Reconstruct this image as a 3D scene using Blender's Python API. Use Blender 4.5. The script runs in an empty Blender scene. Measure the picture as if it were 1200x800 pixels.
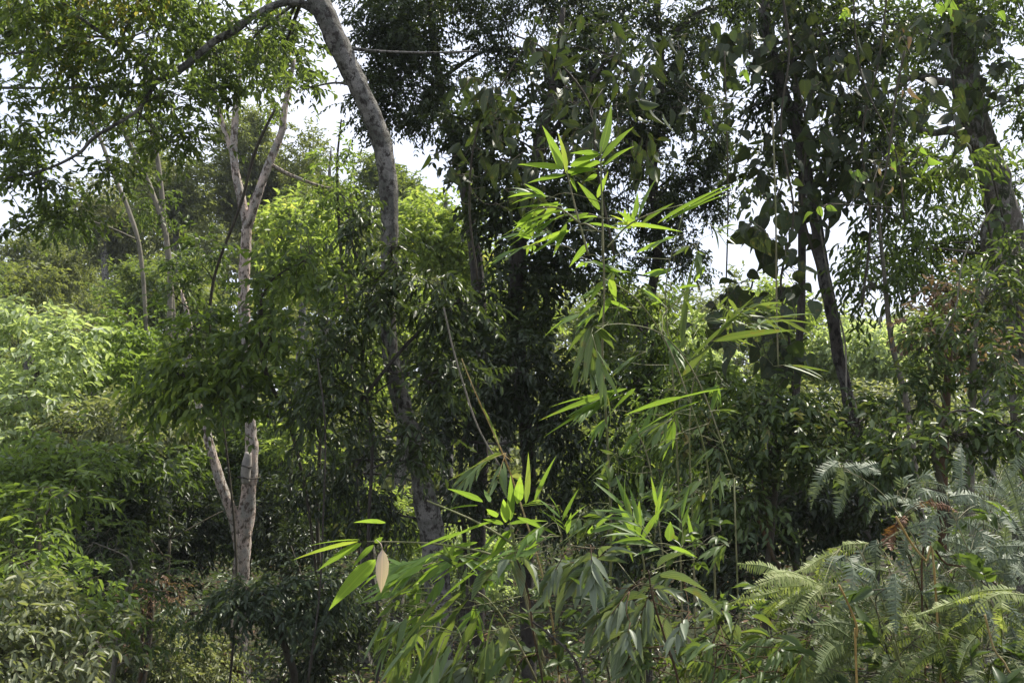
import bpy, math, random
import numpy as np
S = bpy.context.scene
C = S.collection
R = math.radians
PI = math.pi

# ------------------------------------------------------------------ camera
CAM = np.array([0, 0, 1.6]); PITCH = R(6.0)
FW = np.array([0, math.cos(PITCH), math.sin(PITCH)])
UP = np.array([0, -math.sin(PITCH), math.cos(PITCH)])
RT = np.array([1.0, 0, 0])
def P(px, py, d):
    return CAM + d * (FW + (px - 600) / 1000 * RT + (400 - py) / 1000 * UP)
cd = bpy.data.cameras.new('camera'); cam = bpy.data.objects.new('camera', cd); C.objects.link(cam)
cam.location = CAM; cam.rotation_euler = (PI / 2 + PITCH, 0, 0)
cd.lens = 30; cd.sensor_width = 36; cd.clip_start = .05; cd.clip_end = 3000
S.camera = cam

# ------------------------------------------------------------------ render + world
S.render.engine = 'CYCLES'
cy = S.cycles
cy.max_bounces = 6; cy.diffuse_bounces = 3; cy.glossy_bounces = 2; cy.transmission_bounces = 3; cy.transparent_max_bounces = 4
cy.caustics_reflective = False; cy.caustics_refractive = False
cy.sample_clamp_indirect = 4
S.view_settings.view_transform = 'Standard'; S.view_settings.look = 'None'; S.view_settings.gamma = 1
S.view_settings.exposure = 1.45
SUN_EL, SUN_AZ = R(56), R(50)          # azimuth measured clockwise from the view direction
w = bpy.data.worlds.new('World'); S.world = w; w.use_nodes = True
nt = w.node_tree; nd = nt.nodes; lk = nt.links; nd.clear()
sky = nd.new('ShaderNodeTexSky'); sky.sky_type = 'NISHITA'; sky.sun_disc = False
sky.sun_elevation = SUN_EL; sky.sun_rotation = SUN_AZ; sky.dust_density = 2.0
tc = nd.new('ShaderNodeTexCoord'); no = nd.new('ShaderNodeTexNoise'); no.inputs['Scale'].default_value = 2.2; no.inputs['Detail'].default_value = 5
rp = nd.new('ShaderNodeValToRGB'); rp.color_ramp.elements[0].position = .35; rp.color_ramp.elements[1].position = .6
rp.color_ramp.elements[0].color = (.55,) * 3 + (1,); rp.color_ramp.elements[1].color = (.95,) * 3 + (1,)
mx = nd.new('ShaderNodeMix'); mx.data_type = 'RGBA'; mx.inputs[7].default_value = (5.7, 6.0, 7.0, 1)
bg = nd.new('ShaderNodeBackground'); bg.inputs[1].default_value = .082
out = nd.new('ShaderNodeOutputWorld')
lk.new(tc.outputs['Generated'], no.inputs['Vector']); lk.new(no.outputs[0], rp.inputs[0]); lk.new(rp.outputs[0], mx.inputs[0])
lk.new(sky.outputs[0], mx.inputs[6]); lk.new(mx.outputs[2], bg.inputs[0]); lk.new(bg.outputs[0], out.inputs[0])
sd = bpy.data.lights.new('sun', 'SUN'); sd.energy = 3.0; sd.angle = R(.53); sd.color = (1, .94, .82)
so = bpy.data.objects.new('sun', sd); C.objects.link(so)
so.rotation_euler = (PI / 2 - SUN_EL, 0, PI - SUN_AZ)

# ------------------------------------------------------------------ materials
def leafmat(name, cols, trans=.4, rough=.42, spec=.4, tcol=1.9, under=None, veins=None, nscale=.6, wear=0.0):
    """cols: three linear colours spread over the leaves; trans: share of light let through"""
    cols = [(c[0] * 1.02 + .10 * c[1], c[1] * .97, c[2] * 1.0 + .07 * c[1]) for c in cols]
    m = bpy.data.materials.new(name); m.use_nodes = True
    n = m.node_tree.nodes; l = m.node_tree.links; n.clear()
    g = n.new('ShaderNodeNewGeometry'); r = n.new('ShaderNodeValToRGB')
    t = n.new('ShaderNodeTexCoord')
    q = n.new('ShaderNodeTexNoise'); q.inputs['Scale'].default_value = nscale; q.inputs['Detail'].default_value = 3
    l.new(t.outputs['Object'], q.inputs['Vector'])
    a = n.new('ShaderNodeMath'); a.operation = 'MULTIPLY_ADD'; a.inputs[1].default_value = .65; 
    b = n.new('ShaderNodeMath'); b.operation = 'MULTIPLY_ADD'; b.inputs[1].default_value = 1.3; b.inputs[2].default_value = -.47
    l.new(q.outputs[0], b.inputs[0]); l.new(g.outputs['Random Per Island'], a.inputs[0]); l.new(b.outputs[0], a.inputs[2])
    e = r.color_ramp.elements
    e[0].position = .0; e[0].color = (*cols[0], 1); e[1].position = .85; e[1].color = (*cols[2], 1)
    x = e.new(.45); x.color = (*cols[1], 1)
    if len(cols) > 3:
        e[2].position = .82
        x = e.new(.97); x.color = (*cols[3], 1)
    l.new(a.outputs[0], r.inputs[0])
    col = r.outputs[0]
    uv = n.new('ShaderNodeUVMap')
    if veins:
        sp = n.new('ShaderNodeSeparateXYZ'); l.new(uv.outputs[0], sp.inputs[0])
        if veins == 'parallel':
            wv = n.new('ShaderNodeMath'); wv.operation = 'MULTIPLY'; wv.inputs[1].default_value = 60; l.new(sp.outputs[1], wv.inputs[0])
        else:
            ab = n.new('ShaderNodeMath'); ab.operation = 'MULTIPLY_ADD'; ab.inputs[1].default_value = 1; ab.inputs[2].default_value = -.5; l.new(sp.outputs[1], ab.inputs[0])
            a2 = n.new('ShaderNodeMath'); a2.operation = 'ABSOLUTE'; l.new(ab.outputs[0], a2.inputs[0])
            a3 = n.new('ShaderNodeMath'); a3.operation = 'MULTIPLY_ADD'; a3.inputs[1].default_value = -1.1; l.new(a2.outputs[0], a3.inputs[0]); l.new(sp.outputs[0], a3.inputs[2])
            wv = n.new('ShaderNodeMath'); wv.operation = 'MULTIPLY'; wv.inputs[1].default_value = 48; l.new(a3.outputs[0], wv.inputs[0])
        sn = n.new('ShaderNodeMath'); sn.operation = 'SINE'; l.new(wv.outputs[0], sn.inputs[0])
        pw = n.new('ShaderNodeMath'); pw.operation = 'GREATER_THAN'; pw.inputs[1].default_value = .82; l.new(sn.outputs[0], pw.inputs[0])
        md = n.new('ShaderNodeMath'); md.operation = 'COMPARE'; md.inputs[1].default_value = .5; md.inputs[2].default_value = .035; l.new(sp.outputs[1], md.inputs[0])
        mm = n.new('ShaderNodeMath'); mm.operation = 'MAXIMUM'; l.new(pw.outputs[0], mm.inputs[0]); l.new(md.outputs[0], mm.inputs[1])
        ms = n.new('ShaderNodeMath'); ms.operation = 'MULTIPLY'; ms.inputs[1].default_value = .35; l.new(mm.outputs[0], ms.inputs[0])
        vm = n.new('ShaderNodeMix'); vm.data_type = 'RGBA'; vm.inputs[7].default_value = (cols[2][0] * 1.6, cols[2][1] * 1.4, cols[2][2] * 1.6, 1)
        l.new(ms.outputs[0], vm.inputs[0]); l.new(col, vm.inputs[6]); col = vm.outputs[2]
    if wear:
        q2 = n.new('ShaderNodeTexNoise'); q2.inputs['Scale'].default_value = 22; q2.inputs['Detail'].default_value = 4
        l.new(t.outputs['Object'], q2.inputs['Vector'])
        r2 = n.new('ShaderNodeValToRGB'); r2.color_ramp.elements[0].position = .60; r2.color_ramp.elements[1].position = .68
        l.new(q2.outputs[0], r2.inputs[0])
        m3 = n.new('ShaderNodeMath'); m3.operation = 'MULTIPLY'; m3.inputs[1].default_value = wear; l.new(r2.outputs[0], m3.inputs[0])
        wm = n.new('ShaderNodeMix'); wm.data_type = 'RGBA'; wm.inputs[7].default_value = (.16, .11, .035, 1)
        l.new(m3.outputs[0], wm.inputs[0]); l.new(col, wm.inputs[6]); col = wm.outputs[2]
    front = col
    if under:
        um = n.new('ShaderNodeMix'); um.data_type = 'RGBA'; um.inputs[7].default_value = (*under, 1)
        l.new(g.outputs['Backfacing'], um.inputs[0]); l.new(col, um.inputs[6]); front = um.outputs[2]
    p = n.new('ShaderNodeBsdfPrincipled'); p.inputs['Roughness'].default_value = rough
    p.inputs['Specular IOR Level'].default_value = spec * .62
    l.new(front, p.inputs['Base Color'])
    tr = n.new('ShaderNodeBsdfTranslucent')
    tm = n.new('ShaderNodeMix'); tm.data_type = 'RGBA'; tm.blend_type = 'MULTIPLY'; tm.inputs[0].default_value = 1
    tm.inputs[7].default_value = (tcol * 1.12, tcol * 1.15, tcol * .5, 1); tm.clamp_result = True
    l.new(col, tm.inputs[6]); l.new(tm.outputs[2], tr.inputs[0])
    ms_ = n.new('ShaderNodeMixShader'); ms_.inputs[0].default_value = trans
    l.new(p.outputs[0], ms_.inputs[1]); l.new(tr.outputs[0], ms_.inputs[2])
    o = n.new('ShaderNodeOutputMaterial'); l.new(ms_.outputs[0], o.inputs[0])
    return m

def barkmat(name, base, patch, spots, scale=9.0, pth=.5, sth=.62, stretch=.5, bump=.35, ring=0.0, rough=.85):
    m = bpy.data.materials.new(name); m.use_nodes = True
    n = m.node_tree.nodes; l = m.node_tree.links
    p = n['Principled BSDF']; p.inputs['Roughness'].default_value = rough; p.inputs['Specular IOR Level'].default_value = .2
    t = n.new('ShaderNodeTexCoord'); mp = n.new('ShaderNodeMapping'); mp.inputs['Scale'].default_value = (1, 1, stretch)
    l.new(t.outputs['Object'], mp.inputs[0])
    def noi(sc, lo, hi, det=6, vec=mp.outputs[0]):
        q = n.new('ShaderNodeTexNoise'); q.inputs['Scale'].default_value = sc; q.inputs['Detail'].default_value = det; q.inputs['Roughness'].default_value = .65
        l.new(vec, q.inputs['Vector'])
        r = n.new('ShaderNodeValToRGB'); r.color_ramp.elements[0].position = lo; r.color_ramp.elements[1].position = hi
        l.new(q.outputs[0], r.inputs[0]); return r.outputs[0]
    a = noi(scale * .45, pth - .06, pth + .08); b = noi(scale * 1.7, sth - .04, sth + .05); c = noi(scale * 9, .3, .7)
    m1 = n.new('ShaderNodeMix'); m1.data_type = 'RGBA'; m1.inputs[6].default_value = (*base, 1); m1.inputs[7].default_value = (*patch, 1); l.new(a, m1.inputs[0])
    m2 = n.new('ShaderNodeMix'); m2.data_type = 'RGBA'; m2.inputs[7].default_value = (*spots, 1); l.new(b, m2.inputs[0]); l.new(m1.outputs[2], m2.inputs[6])
    m3 = n.new('ShaderNodeMix'); m3.data_type = 'RGBA'; m3.blend_type = 'MULTIPLY'; m3.inputs[0].default_value = .45; l.new(m2.outputs[2], m3.inputs[6]); l.new(c, m3.inputs[7])
    col = m3.outputs[2]; hgt = c
    if ring:
        sp = n.new('ShaderNodeSeparateXYZ'); l.new(t.outputs['Object'], sp.inputs[0])
        q = n.new('ShaderNodeTexNoise'); q.inputs['Scale'].default_value = 3; l.new(t.outputs['Object'], q.inputs['Vector'])
        ad = n.new('ShaderNodeMath'); ad.operation = 'MULTIPLY_ADD'; ad.inputs[1].default_value = .25; l.new(q.outputs[0], ad.inputs[0]); l.new(sp.outputs[2], ad.inputs[2])
        mu = n.new('ShaderNodeMath'); mu.operation = 'MULTIPLY'; mu.inputs[1].default_value = ring; l.new(ad.outputs[0], mu.inputs[0])
        si = n.new('ShaderNodeMath'); si.operation = 'SINE'; l.new(mu.outputs[0], si.inputs[0])
        rr = n.new('ShaderNodeValToRGB'); rr.color_ramp.elements[0].position = .75; rr.color_ramp.elements[1].position = .98; l.new(si.outputs[0], rr.inputs[0])
        fm = n.new('ShaderNodeMath'); fm.operation = 'MULTIPLY'; fm.inputs[1].default_value = .35; l.new(rr.outputs[0], fm.inputs[0])
        m4 = n.new('ShaderNodeMix'); m4.data_type = 'RGBA'; m4.inputs[7].default_value = (*spots, 1); l.new(fm.outputs[0], m4.inputs[0]); l.new(col, m4.inputs[6]); col = m4.outputs[2]
    l.new(col, p.inputs['Base Color'])
    bp = n.new('ShaderNodeBump'); bp.inputs['Strength'].default_value = bump; bp.inputs['Distance'].default_value = .02
    l.new(hgt, bp.inputs['Height']); l.new(bp.outputs[0], p.inputs['Normal'])
    return m

M = {}
M['pale_bark'] = barkmat('pale_bark', (.78, .63, .53), (.50, .47, .42), (.17, .13, .10), 10, .5, .535, .6, .8)
M['grey_bark'] = barkmat('grey_bark', (.40, .38, .34), (.19, .19, .16), (.08, .07, .06), 10, .5, .53, .8, 1.0, ring=31)
M['dark_bark'] = barkmat('dark_bark', (.075, .065, .055), (.13, .12, .10), (.03, .028, .02), 9, .56, .6, .5, .6)
M['grey_dark_bark'] = barkmat('grey_dark_bark', (.12, .105, .09), (.20, .19, .17), (.04, .035, .03), 10, .52, .54, .6, .9)
M['mossy_bark'] = barkmat('mossy_bark', (.17, .145, .12), (.06, .07, .035), (.28, .26, .23), 9, .5, .54, .5, .6)
M['twig_bark'] = barkmat('twig_bark', (.07, .06, .045), (.10, .09, .06), (.03, .03, .02), 20, .5, .6, .3, .3)
M['pale_twig'] = barkmat('pale_twig', (.27, .24, .19), (.18, .17, .13), (.1, .09, .07), 20, .5, .64, .3, .3)
M['cane'] = barkmat('cane', (.17, .19, .07), (.24, .22, .12), (.10, .09, .05), 16, .5, .66, .2, .1, rough=.45)
M['straw'] = barkmat('straw', (.36, .24, .08), (.42, .33, .15), (.18, .10, .04), 25, .5, .64, .2, .1, rough=.5)
M['rust_stem'] = barkmat('rust_stem', (.11, .065, .035), (.08, .06, .035), (.05, .03, .02), 25, .5, .64, .2, .1)
M['soil'] = barkmat('soil', (.055, .045, .025), (.035, .05, .018), (.07, .055, .03), 1.5, .5, .6, 1, .8)

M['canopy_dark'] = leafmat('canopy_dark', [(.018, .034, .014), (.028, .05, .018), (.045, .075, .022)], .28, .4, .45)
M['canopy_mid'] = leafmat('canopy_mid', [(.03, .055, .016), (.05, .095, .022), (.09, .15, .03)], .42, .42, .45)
M['canopy_left'] = leafmat('canopy_left', [(.04, .065, .025), (.06, .105, .028), (.10, .16, .035), (.18, .18, .05)], .52, .42, .5)
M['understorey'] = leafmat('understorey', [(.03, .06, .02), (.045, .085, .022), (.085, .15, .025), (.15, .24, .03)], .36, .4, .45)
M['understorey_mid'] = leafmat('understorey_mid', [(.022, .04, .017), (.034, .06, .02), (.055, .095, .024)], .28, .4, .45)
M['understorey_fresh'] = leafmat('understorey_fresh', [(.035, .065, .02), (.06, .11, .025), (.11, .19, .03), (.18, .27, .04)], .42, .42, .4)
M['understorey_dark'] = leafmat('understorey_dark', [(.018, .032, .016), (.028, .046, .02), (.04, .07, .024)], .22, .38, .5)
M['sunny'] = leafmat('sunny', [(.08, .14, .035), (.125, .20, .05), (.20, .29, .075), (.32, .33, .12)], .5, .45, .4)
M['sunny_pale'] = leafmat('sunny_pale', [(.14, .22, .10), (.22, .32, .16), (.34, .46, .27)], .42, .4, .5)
M['hill_olive'] = leafmat('hill_olive', [(.07, .10, .035), (.11, .155, .05), (.17, .22, .07)], .35, .5, .4, nscale=.25)
M['hill_green'] = leafmat('hill_green', [(.055, .095, .03), (.09, .145, .04), (.15, .21, .05)], .38, .5, .4, nscale=.25)
M['hill_grey'] = leafmat('hill_grey', [(.07, .10, .05), (.11, .145, .06), (.16, .20, .08)], .3, .5, .4, nscale=.25)
M['shrub_fresh'] = leafmat('shrub_fresh', [(.06, .11, .026), (.095, .17, .035), (.16, .26, .06)], .4, .38, .5)
M['shrub_glossy'] = leafmat('shrub_glossy', [(.03, .055, .03), (.05, .085, .04), (.07, .12, .045)], .22, .36, .5)
M['shrub_right'] = leafmat('shrub_right', [(.03, .06, .022), (.05, .09, .028), (.085, .145, .035), (.22, .2, .06)], .32, .38, .45)
M['shrub_pale'] = leafmat('shrub_pale', [(.09, .125, .06), (.135, .185, .085), (.22, .27, .14)], .33, .38, .5)
M['climber_leaf'] = leafmat('climber_leaf', [(.018, .03, .015), (.026, .042, .017), (.04, .075, .02), (.1, .13, .03)], .25, .5, .3, veins='pinnate', wear=.3)
M['dry_leaf'] = leafmat('dry_leaf', [(.10, .07, .045), (.17, .13, .09), (.27, .22, .16)], .2, .6, .2)
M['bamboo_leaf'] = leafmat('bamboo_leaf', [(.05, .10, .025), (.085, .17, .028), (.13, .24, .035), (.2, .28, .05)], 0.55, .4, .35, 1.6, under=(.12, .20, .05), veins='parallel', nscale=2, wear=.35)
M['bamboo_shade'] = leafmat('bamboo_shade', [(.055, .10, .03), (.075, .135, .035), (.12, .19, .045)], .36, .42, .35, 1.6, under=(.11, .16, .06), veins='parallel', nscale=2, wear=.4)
M['broad_blue'] = leafmat('broad_blue', [(.065, .115, .05), (.09, .15, .065), (.14, .205, .10)], .3, .42, .4, 1.5, under=(.15, .18, .12), veins='pinnate', nscale=2, wear=.4)
M['fern_grey'] = leafmat('fern_grey', [(.075, .12, .065), (.10, .15, .085), (.14, .20, .115)], .25, .5, .3, 1.5, under=(.19, .22, .16), nscale=3)
M['fern_bright'] = leafmat('fern_bright', [(.14, .22, .05), (.19, .27, .08), (.26, .33, .12)], .36, .5, .3, 1.6, nscale=3)
M['fern_mid'] = leafmat('fern_mid', [(.05, .09, .028), (.075, .12, .035), (.12, .17, .05)], .35, .5, .3, 1.6, nscale=3)
M['fern_rust'] = leafmat('fern_rust', [(.10, .05, .025), (.14, .075, .035), (.2, .13, .06)], .3, .5, .3, nscale=3)
M['dead_pale'] = leafmat('dead_pale', [(.44, .40, .30), (.48, .44, .34), (.5, .46, .36)], .3, .55, .3, 1.2, veins='parallel', wear=.3)
M['litter'] = leafmat('litter', [(.07, .045, .025), (.12, .08, .04), (.2, .14, .07)], .1, .6, .2)
M['cover'] = leafmat('cover', [(.03, .055, .02), (.055, .09, .03), (.09, .14, .04)], .3, .35, .5)

# ------------------------------------------------------------------ mesh helpers
def nrm(v):
    return v / np.maximum(np.linalg.norm(v, axis=-1, keepdims=True), 1e-9)
class MB:
    """collects verts/faces/uvs in numpy"""
    def __init__(s): s.v = []; s.f = []; s.k = []; s.u = []; s.n = 0
    def add(s, v, faces_by_size, uv=None):
        """v (N,3); faces_by_size: list of int arrays (F,k); uv (N,2) per vertex"""
        s.v.append(v); 
        uv = np.zeros((len(v), 2)) if uv is None else uv
        s.u.append(uv)
        for f in faces_by_size:
            s.f.append((f + s.n)); 
        s.n += len(v)
    def build(s, name, mat, parent=None, smooth=True):
        me = bpy.data.meshes.new(name)
        v = np.concatenate(s.v).astype(np.float32)
        if parent is not None: v = v - np.array(parent.location, dtype=np.float32)
        uvv = np.concatenate(s.u).astype(np.float32)
        fl = [f.reshape(-1) for f in s.f]; cnt = np.concatenate([np.full(len(f), f.shape[1]) for f in s.f])
        loops = np.concatenate(fl).astype(np.int32)
        me.vertices.add(len(v)); me.vertices.foreach_set('co', v.reshape(-1))
        me.loops.add(len(loops)); me.loops.foreach_set('vertex_index', loops)
        st = np.concatenate([[0], np.cumsum(cnt)[:-1]]).astype(np.int32)
        me.polygons.add(len(cnt)); me.polygons.foreach_set('loop_start', st)
        try: me.polygons.foreach_set('loop_total', cnt.astype(np.int32))
        except Exception: pass
        ul = me.uv_layers.new(name='UVMap'); ul.data.foreach_set('uv', uvv[loops].reshape(-1))
        me.update(calc_edges=True)
        me.materials.append(M[mat])
        o = bpy.data.objects.new(name, me); C.objects.link(o)
        if parent is not None: o.parent = parent
        return o

# leaf templates: (t along, s across -1..1, z lift) and faces
def strip_template(ts, ws, zs, fold):
    v = []; f4 = []; f3 = []
    v.append((0, 0, 0)); 
    rows = []
    for t, wd, z in zip(ts, ws, zs):
        i = len(v); v += [(t, -wd, z + fold * wd), (t, 0, z), (t, wd, z + fold * wd)]; rows.append(i)
    tip = len(v); v.append((1, 0, zs[-1] * 1.5))
    a = rows[0]; f3 += [(0, a + 1, a), (0, a + 2, a + 1)]
    for a, b in zip(rows, rows[1:]): f4 += [(a, a + 1, b + 1, b), (a + 1, a + 2, b + 2, b + 1)]
    a = rows[-1]; f3 += [(a, a + 1, tip), (a + 1, a + 2, tip)]
    return np.array(v, float), [np.array(f3)] + ([np.array(f4)] if f4 else [])
T_SIMPLE = (np.array([(0, 0, 0), (.42, -.5, .12), (1, 0, -.12), (.42, .5, .12)], float), [np.array([(0, 2, 1), (0, 3, 2)])])
T_OVAL = strip_template([.22, .6], [.40, .42], [0, -.03], .25)
T_BAMB = strip_template([.06, .22, .42, .64, .84], [.24, .5, .5, .36, .17], [0, -.003, -.014, -.035, -.065], .03)
T_BROAD = strip_template([.12, .3, .55, .8], [.32, .5, .46, .24], [0, -.01, -.05, -.12], .2)
T_HEART = strip_template([-.06, .04, .18, .36, .56, .76, .9], [.26, .42, .5, .47, .36, .2, .08], [.02, .0, -.01, -.03, -.06, -.11, -.15], .15)
T_LOBE = (np.array([(0, -.5, 0), (0, .5, 0), (.6, .42, -.03), (1, 0, -.1), (.6, -.42, -.03)], float), [np.array([(0, 4, 1), (1, 4, 2), (4, 3, 2)])])

def put_leaves(mb, T, base, d, n, L, W, curl=None):
    tv, tf = T; N = len(base); k = len(tv)
    d = nrm(d); n = nrm(n - d * (n * d).sum(1, keepdims=True)); s = np.cross(n, d)
    z = tv[:, 2][None, :] * (1 if curl is None else curl[:, None])
    v = base[:, None, :] + d[:, None, :] * (tv[:, 0][None, :, None] * L[:, None, None]) \
        + s[:, None, :] * (tv[:, 1][None, :, None] * W[:, None, None]) + n[:, None, :] * (z[..., None] * L[:, None, None] * 1.0)
    uv = np.stack([tv[:, 0], tv[:, 1] + .5], 1)
    off = (np.arange(N) * k)[:, None, None]
    mb.add(v.reshape(-1, 3), [(f[None] + off).reshape(-1, f.shape[1]) for f in tf], np.tile(uv, (N, 1)))

def catmull(pts, n=6):
    p = np.array(pts, float); p = np.vstack([2 * p[0] - p[1], p, 2 * p[-1] - p[-2]]); o = []
    for i in range(1, len(p) - 2):
        for j in range(n):
            t = j / n
            o.append(.5 * (2 * p[i] + (p[i + 1] - p[i - 1]) * t + (2 * p[i - 1] - 5 * p[i] + 4 * p[i + 1] - p[i + 2]) * t * t + (3 * p[i] - p[i - 1] - 3 * p[i + 1] + p[i + 2]) * t ** 3))
    o.append(p[-2]); return np.array(o)
def tube(mb, pts, rad, sides=8, sm=6, rough=0.0, rng=None, cap=True):
    """pts list of xyz, rad list, smoothed"""
    q = catmull([np.append(p, r) for p, r in zip(pts, rad)], sm) if sm > 1 else np.array([np.append(p, r) for p, r in zip(pts, rad)])
    p = q[:, :3]; r = np.maximum(q[:, 3], .0008)
    t = nrm(np.gradient(p, axis=0)); ref = np.array([.31, .9, .17]) if abs(t[0][2]) > .6 else np.array([.1, .2, .97])
    a = nrm(np.cross(t, ref)); b = np.cross(t, a)
    th = np.arange(sides) / sides * 2 * PI
    rr = np.repeat(r[:, None], sides, 1)
    if rough and rng is not None:
        k = rng.normal(size=(len(r), sides)); k = (k + np.roll(k, 1, 0) + np.roll(k, 1, 1) + np.roll(k, -1, 0)) / 2
        rr = rr * (1 + rough * k)
    v = p[:, None] + a[:, None] * (np.cos(th)[None, :, None] * rr[..., None]) + b[:, None] * (np.sin(th)[None, :, None] * rr[..., None])
    n = len(p); i = np.arange(n - 1)[:, None] * sides; j = np.arange(sides)[None]; j2 = (j + 1) % sides
    f = np.stack([i + j, i + j2, i + sides + j2, i + sides + j], -1).reshape(-1, 4)
    v = v.reshape(-1, 3); fs = [f]
    if cap:
        v = np.vstack([v, p[0], p[-1]]); c0 = n * sides; c1 = c0 + 1; jj = np.arange(sides); j3 = (jj + 1) % sides
        fs.append(np.stack([np.full(sides, c0), j3, jj], 1)); e = (n - 1) * sides
        fs.append(np.stack([np.full(sides, c1), e + jj, e + j3], 1))
    mb.add(v, fs)

def twig_tubes(mb, s, d, tl, sag, r):
    """many 3-sided twigs at once"""
    N = len(s); ts = np.array([0, .5, 1.0]); a = nrm(np.cross(d, np.array([.3, .2, .93]))); b = np.cross(d, a)
    p = s[:, None] + d[:, None] * (tl[:, None] * ts)[..., None]; p[..., 2] -= (sag * tl)[:, None] * ts ** 2
    V = []
    for k in range(3):
        an = k * 2 * PI / 3
        V.append(p + (a * math.cos(an) + b * math.sin(an))[:, None] * (r * np.array([1, .7, .3]))[None, :, None])
    V = np.stack(V, 2)  # N,3(ts),3(sides),3
    f = []
    for i in range(2):
        for k in range(3):
            k2 = (k + 1) % 3; f.append((i * 3 + k, i * 3 + k2, i * 3 + 3 + k2, i * 3 + 3 + k))
    f = np.array(f); off = (np.arange(N) * 9)[:, None, None]
    mb.add(V.reshape(-1, 3), [(f[None] + off).reshape(-1, 4)])

def foliage(mb, blobs, rng, L=.1, W=.04, od=1.5, per=8, droop=.4, up=1.0, T=T_SIMPLE, clumps=12, spread=.3, jitter=.35, twigs=None, tw_r=.002, fan=.8, vary=.3, shell=2.2, hole=-.8):
    """blobs: (centre xyz, (rx,ry,rz)); returns clump centres"""
    cc = []
    for c, rad in blobs:
        c = np.array(c); rad = np.array(rad)
        N = 1.45 * od * PI * rad[0] * rad[2] / (.3 * L * W); nt_ = max(3, int(N / per))
        nc = max(3, int(clumps))
        u = nrm(rng.normal(size=(nc, 3))) * (rng.random((nc, 1)) ** (1 / shell)) * (1 - spread * .6)
        cen = c + u * rad; cc.append(cen)
        size = .5 + rng.random(nc) ; pr = size ** 2; pr /= pr.sum()
        idx = rng.choice(nc, nt_, p=pr)
        off = rng.normal(size=(nt_, 3)) * spread * .62 * size[idx][:, None]; off[:, 2] *= .75
        s = cen[idx] + off * rad
        d = nrm((s - c) / rad * .6 + off / max(spread, .01) * .5 + rng.normal(size=(nt_, 3)) * .5 + np.array([0, 0, -.25 * droop]))
        k1 = rng.normal(size=(4, 3)); k1 = nrm(k1) / rad * np.array([[3.2], [4.5], [6.5], [9]]); ph = rng.random(4) * 6.3
        fld = np.sin(s @ k1.T + ph).sum(1); keep = fld > hole
        s = s[keep]; d = d[keep]; nt_ = len(s)
        if nt_ < 2: continue
        tl = per * L * (.26 + .16 * rng.random(nt_))
        if twigs is not None: twig_tubes(twigs, s, d, tl, droop * .5, tw_r)
        side = nrm(np.cross(d, nrm(np.array([0, 0, 1.0]) + rng.normal(size=(nt_, 3)) * .3)))
        base = []; dd = []
        for i in range(per):
            t = (i + .6) / per
            p = s + d * (tl * t)[:, None]; p[:, 2] -= droop * .5 * tl * t * t
            sg = 1 if i % 2 else -1
            k = fan if i < per - 1 else 0
            dd.append(d * .6 + side * sg * k + rng.normal(size=(nt_, 3)) * jitter + np.array([0, 0, -droop])); base.append(p)
        base = np.concatenate(base); dd = np.concatenate(dd); n_ = len(base)
        nn = rng.normal(size=(n_, 3)) * .45 + np.array([0, 0, up])
        q = 1 + (rng.random(n_) - .5) * 2 * vary
        put_leaves(mb, T, base, dd, nn, L * q, W * q * (.85 + .3 * rng.random(n_)), curl=.6 + rng.random(n_) * 1.6)
    return np.concatenate(cc)

# ------------------------------------------------------------------ ground
def sstep(a, b, x): t = np.clip((x - a) / (b - a), 0, 1); return t * t * (3 - 2 * t)
def ground(x, y):
    x = np.asarray(x, float); y = np.asarray(y, float)
    D = -3.3 + 2.0 * sstep(-1.5, 5, x)
    z = D * sstep(1.8, 9, y)
    z = z + .55 * np.exp(-((x - 1.6) / 1.1) ** 2 - ((y - 3.2) / 1.2) ** 2)
    H = 7.5 - 5.0 * sstep(-12, 6, x)
    z = z + H * sstep(24, 70, y) + 8 * sstep(70, 260, y)
    z = z + .12 * np.sin(x * 1.3 + 1) * np.cos(y * .9) + .35 * np.sin(x * .31) * np.sin(y * .27 + 2) * sstep(3, 12, y)
    return z
def gz(p): return float(ground(p[0], p[1]))
def axis(lim, near, n):
    t = np.linspace(-1, 1, n); return np.sign(t) * (np.abs(t) * near + np.abs(t) ** 5 * (lim - near))
gx = axis(900, 34, 181); gy = np.concatenate([-np.geomspace(600, 3, 14), np.linspace(-2, 40, 140), np.geomspace(41, 1500, 60)])
X, Y = np.meshgrid(gx, gy); Z = ground(X, Y)
rg = np.random.default_rng(3); Z = Z + rg.normal(size=Z.shape) * .02
mb = MB(); n0, n1 = X.shape
i = np.arange(n0 - 1)[:, None] * n1; j = np.arange(n1 - 1)[None]
mb.add(np.stack([X, Y, Z], -1).reshape(-1, 3), [np.stack([i + j, i + j + 1, i + n1 + j + 1, i + n1 + j], -1).reshape(-1, 4)])
o = mb.build('ground', 'soil'); o['kind'] = 'structure'

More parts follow.
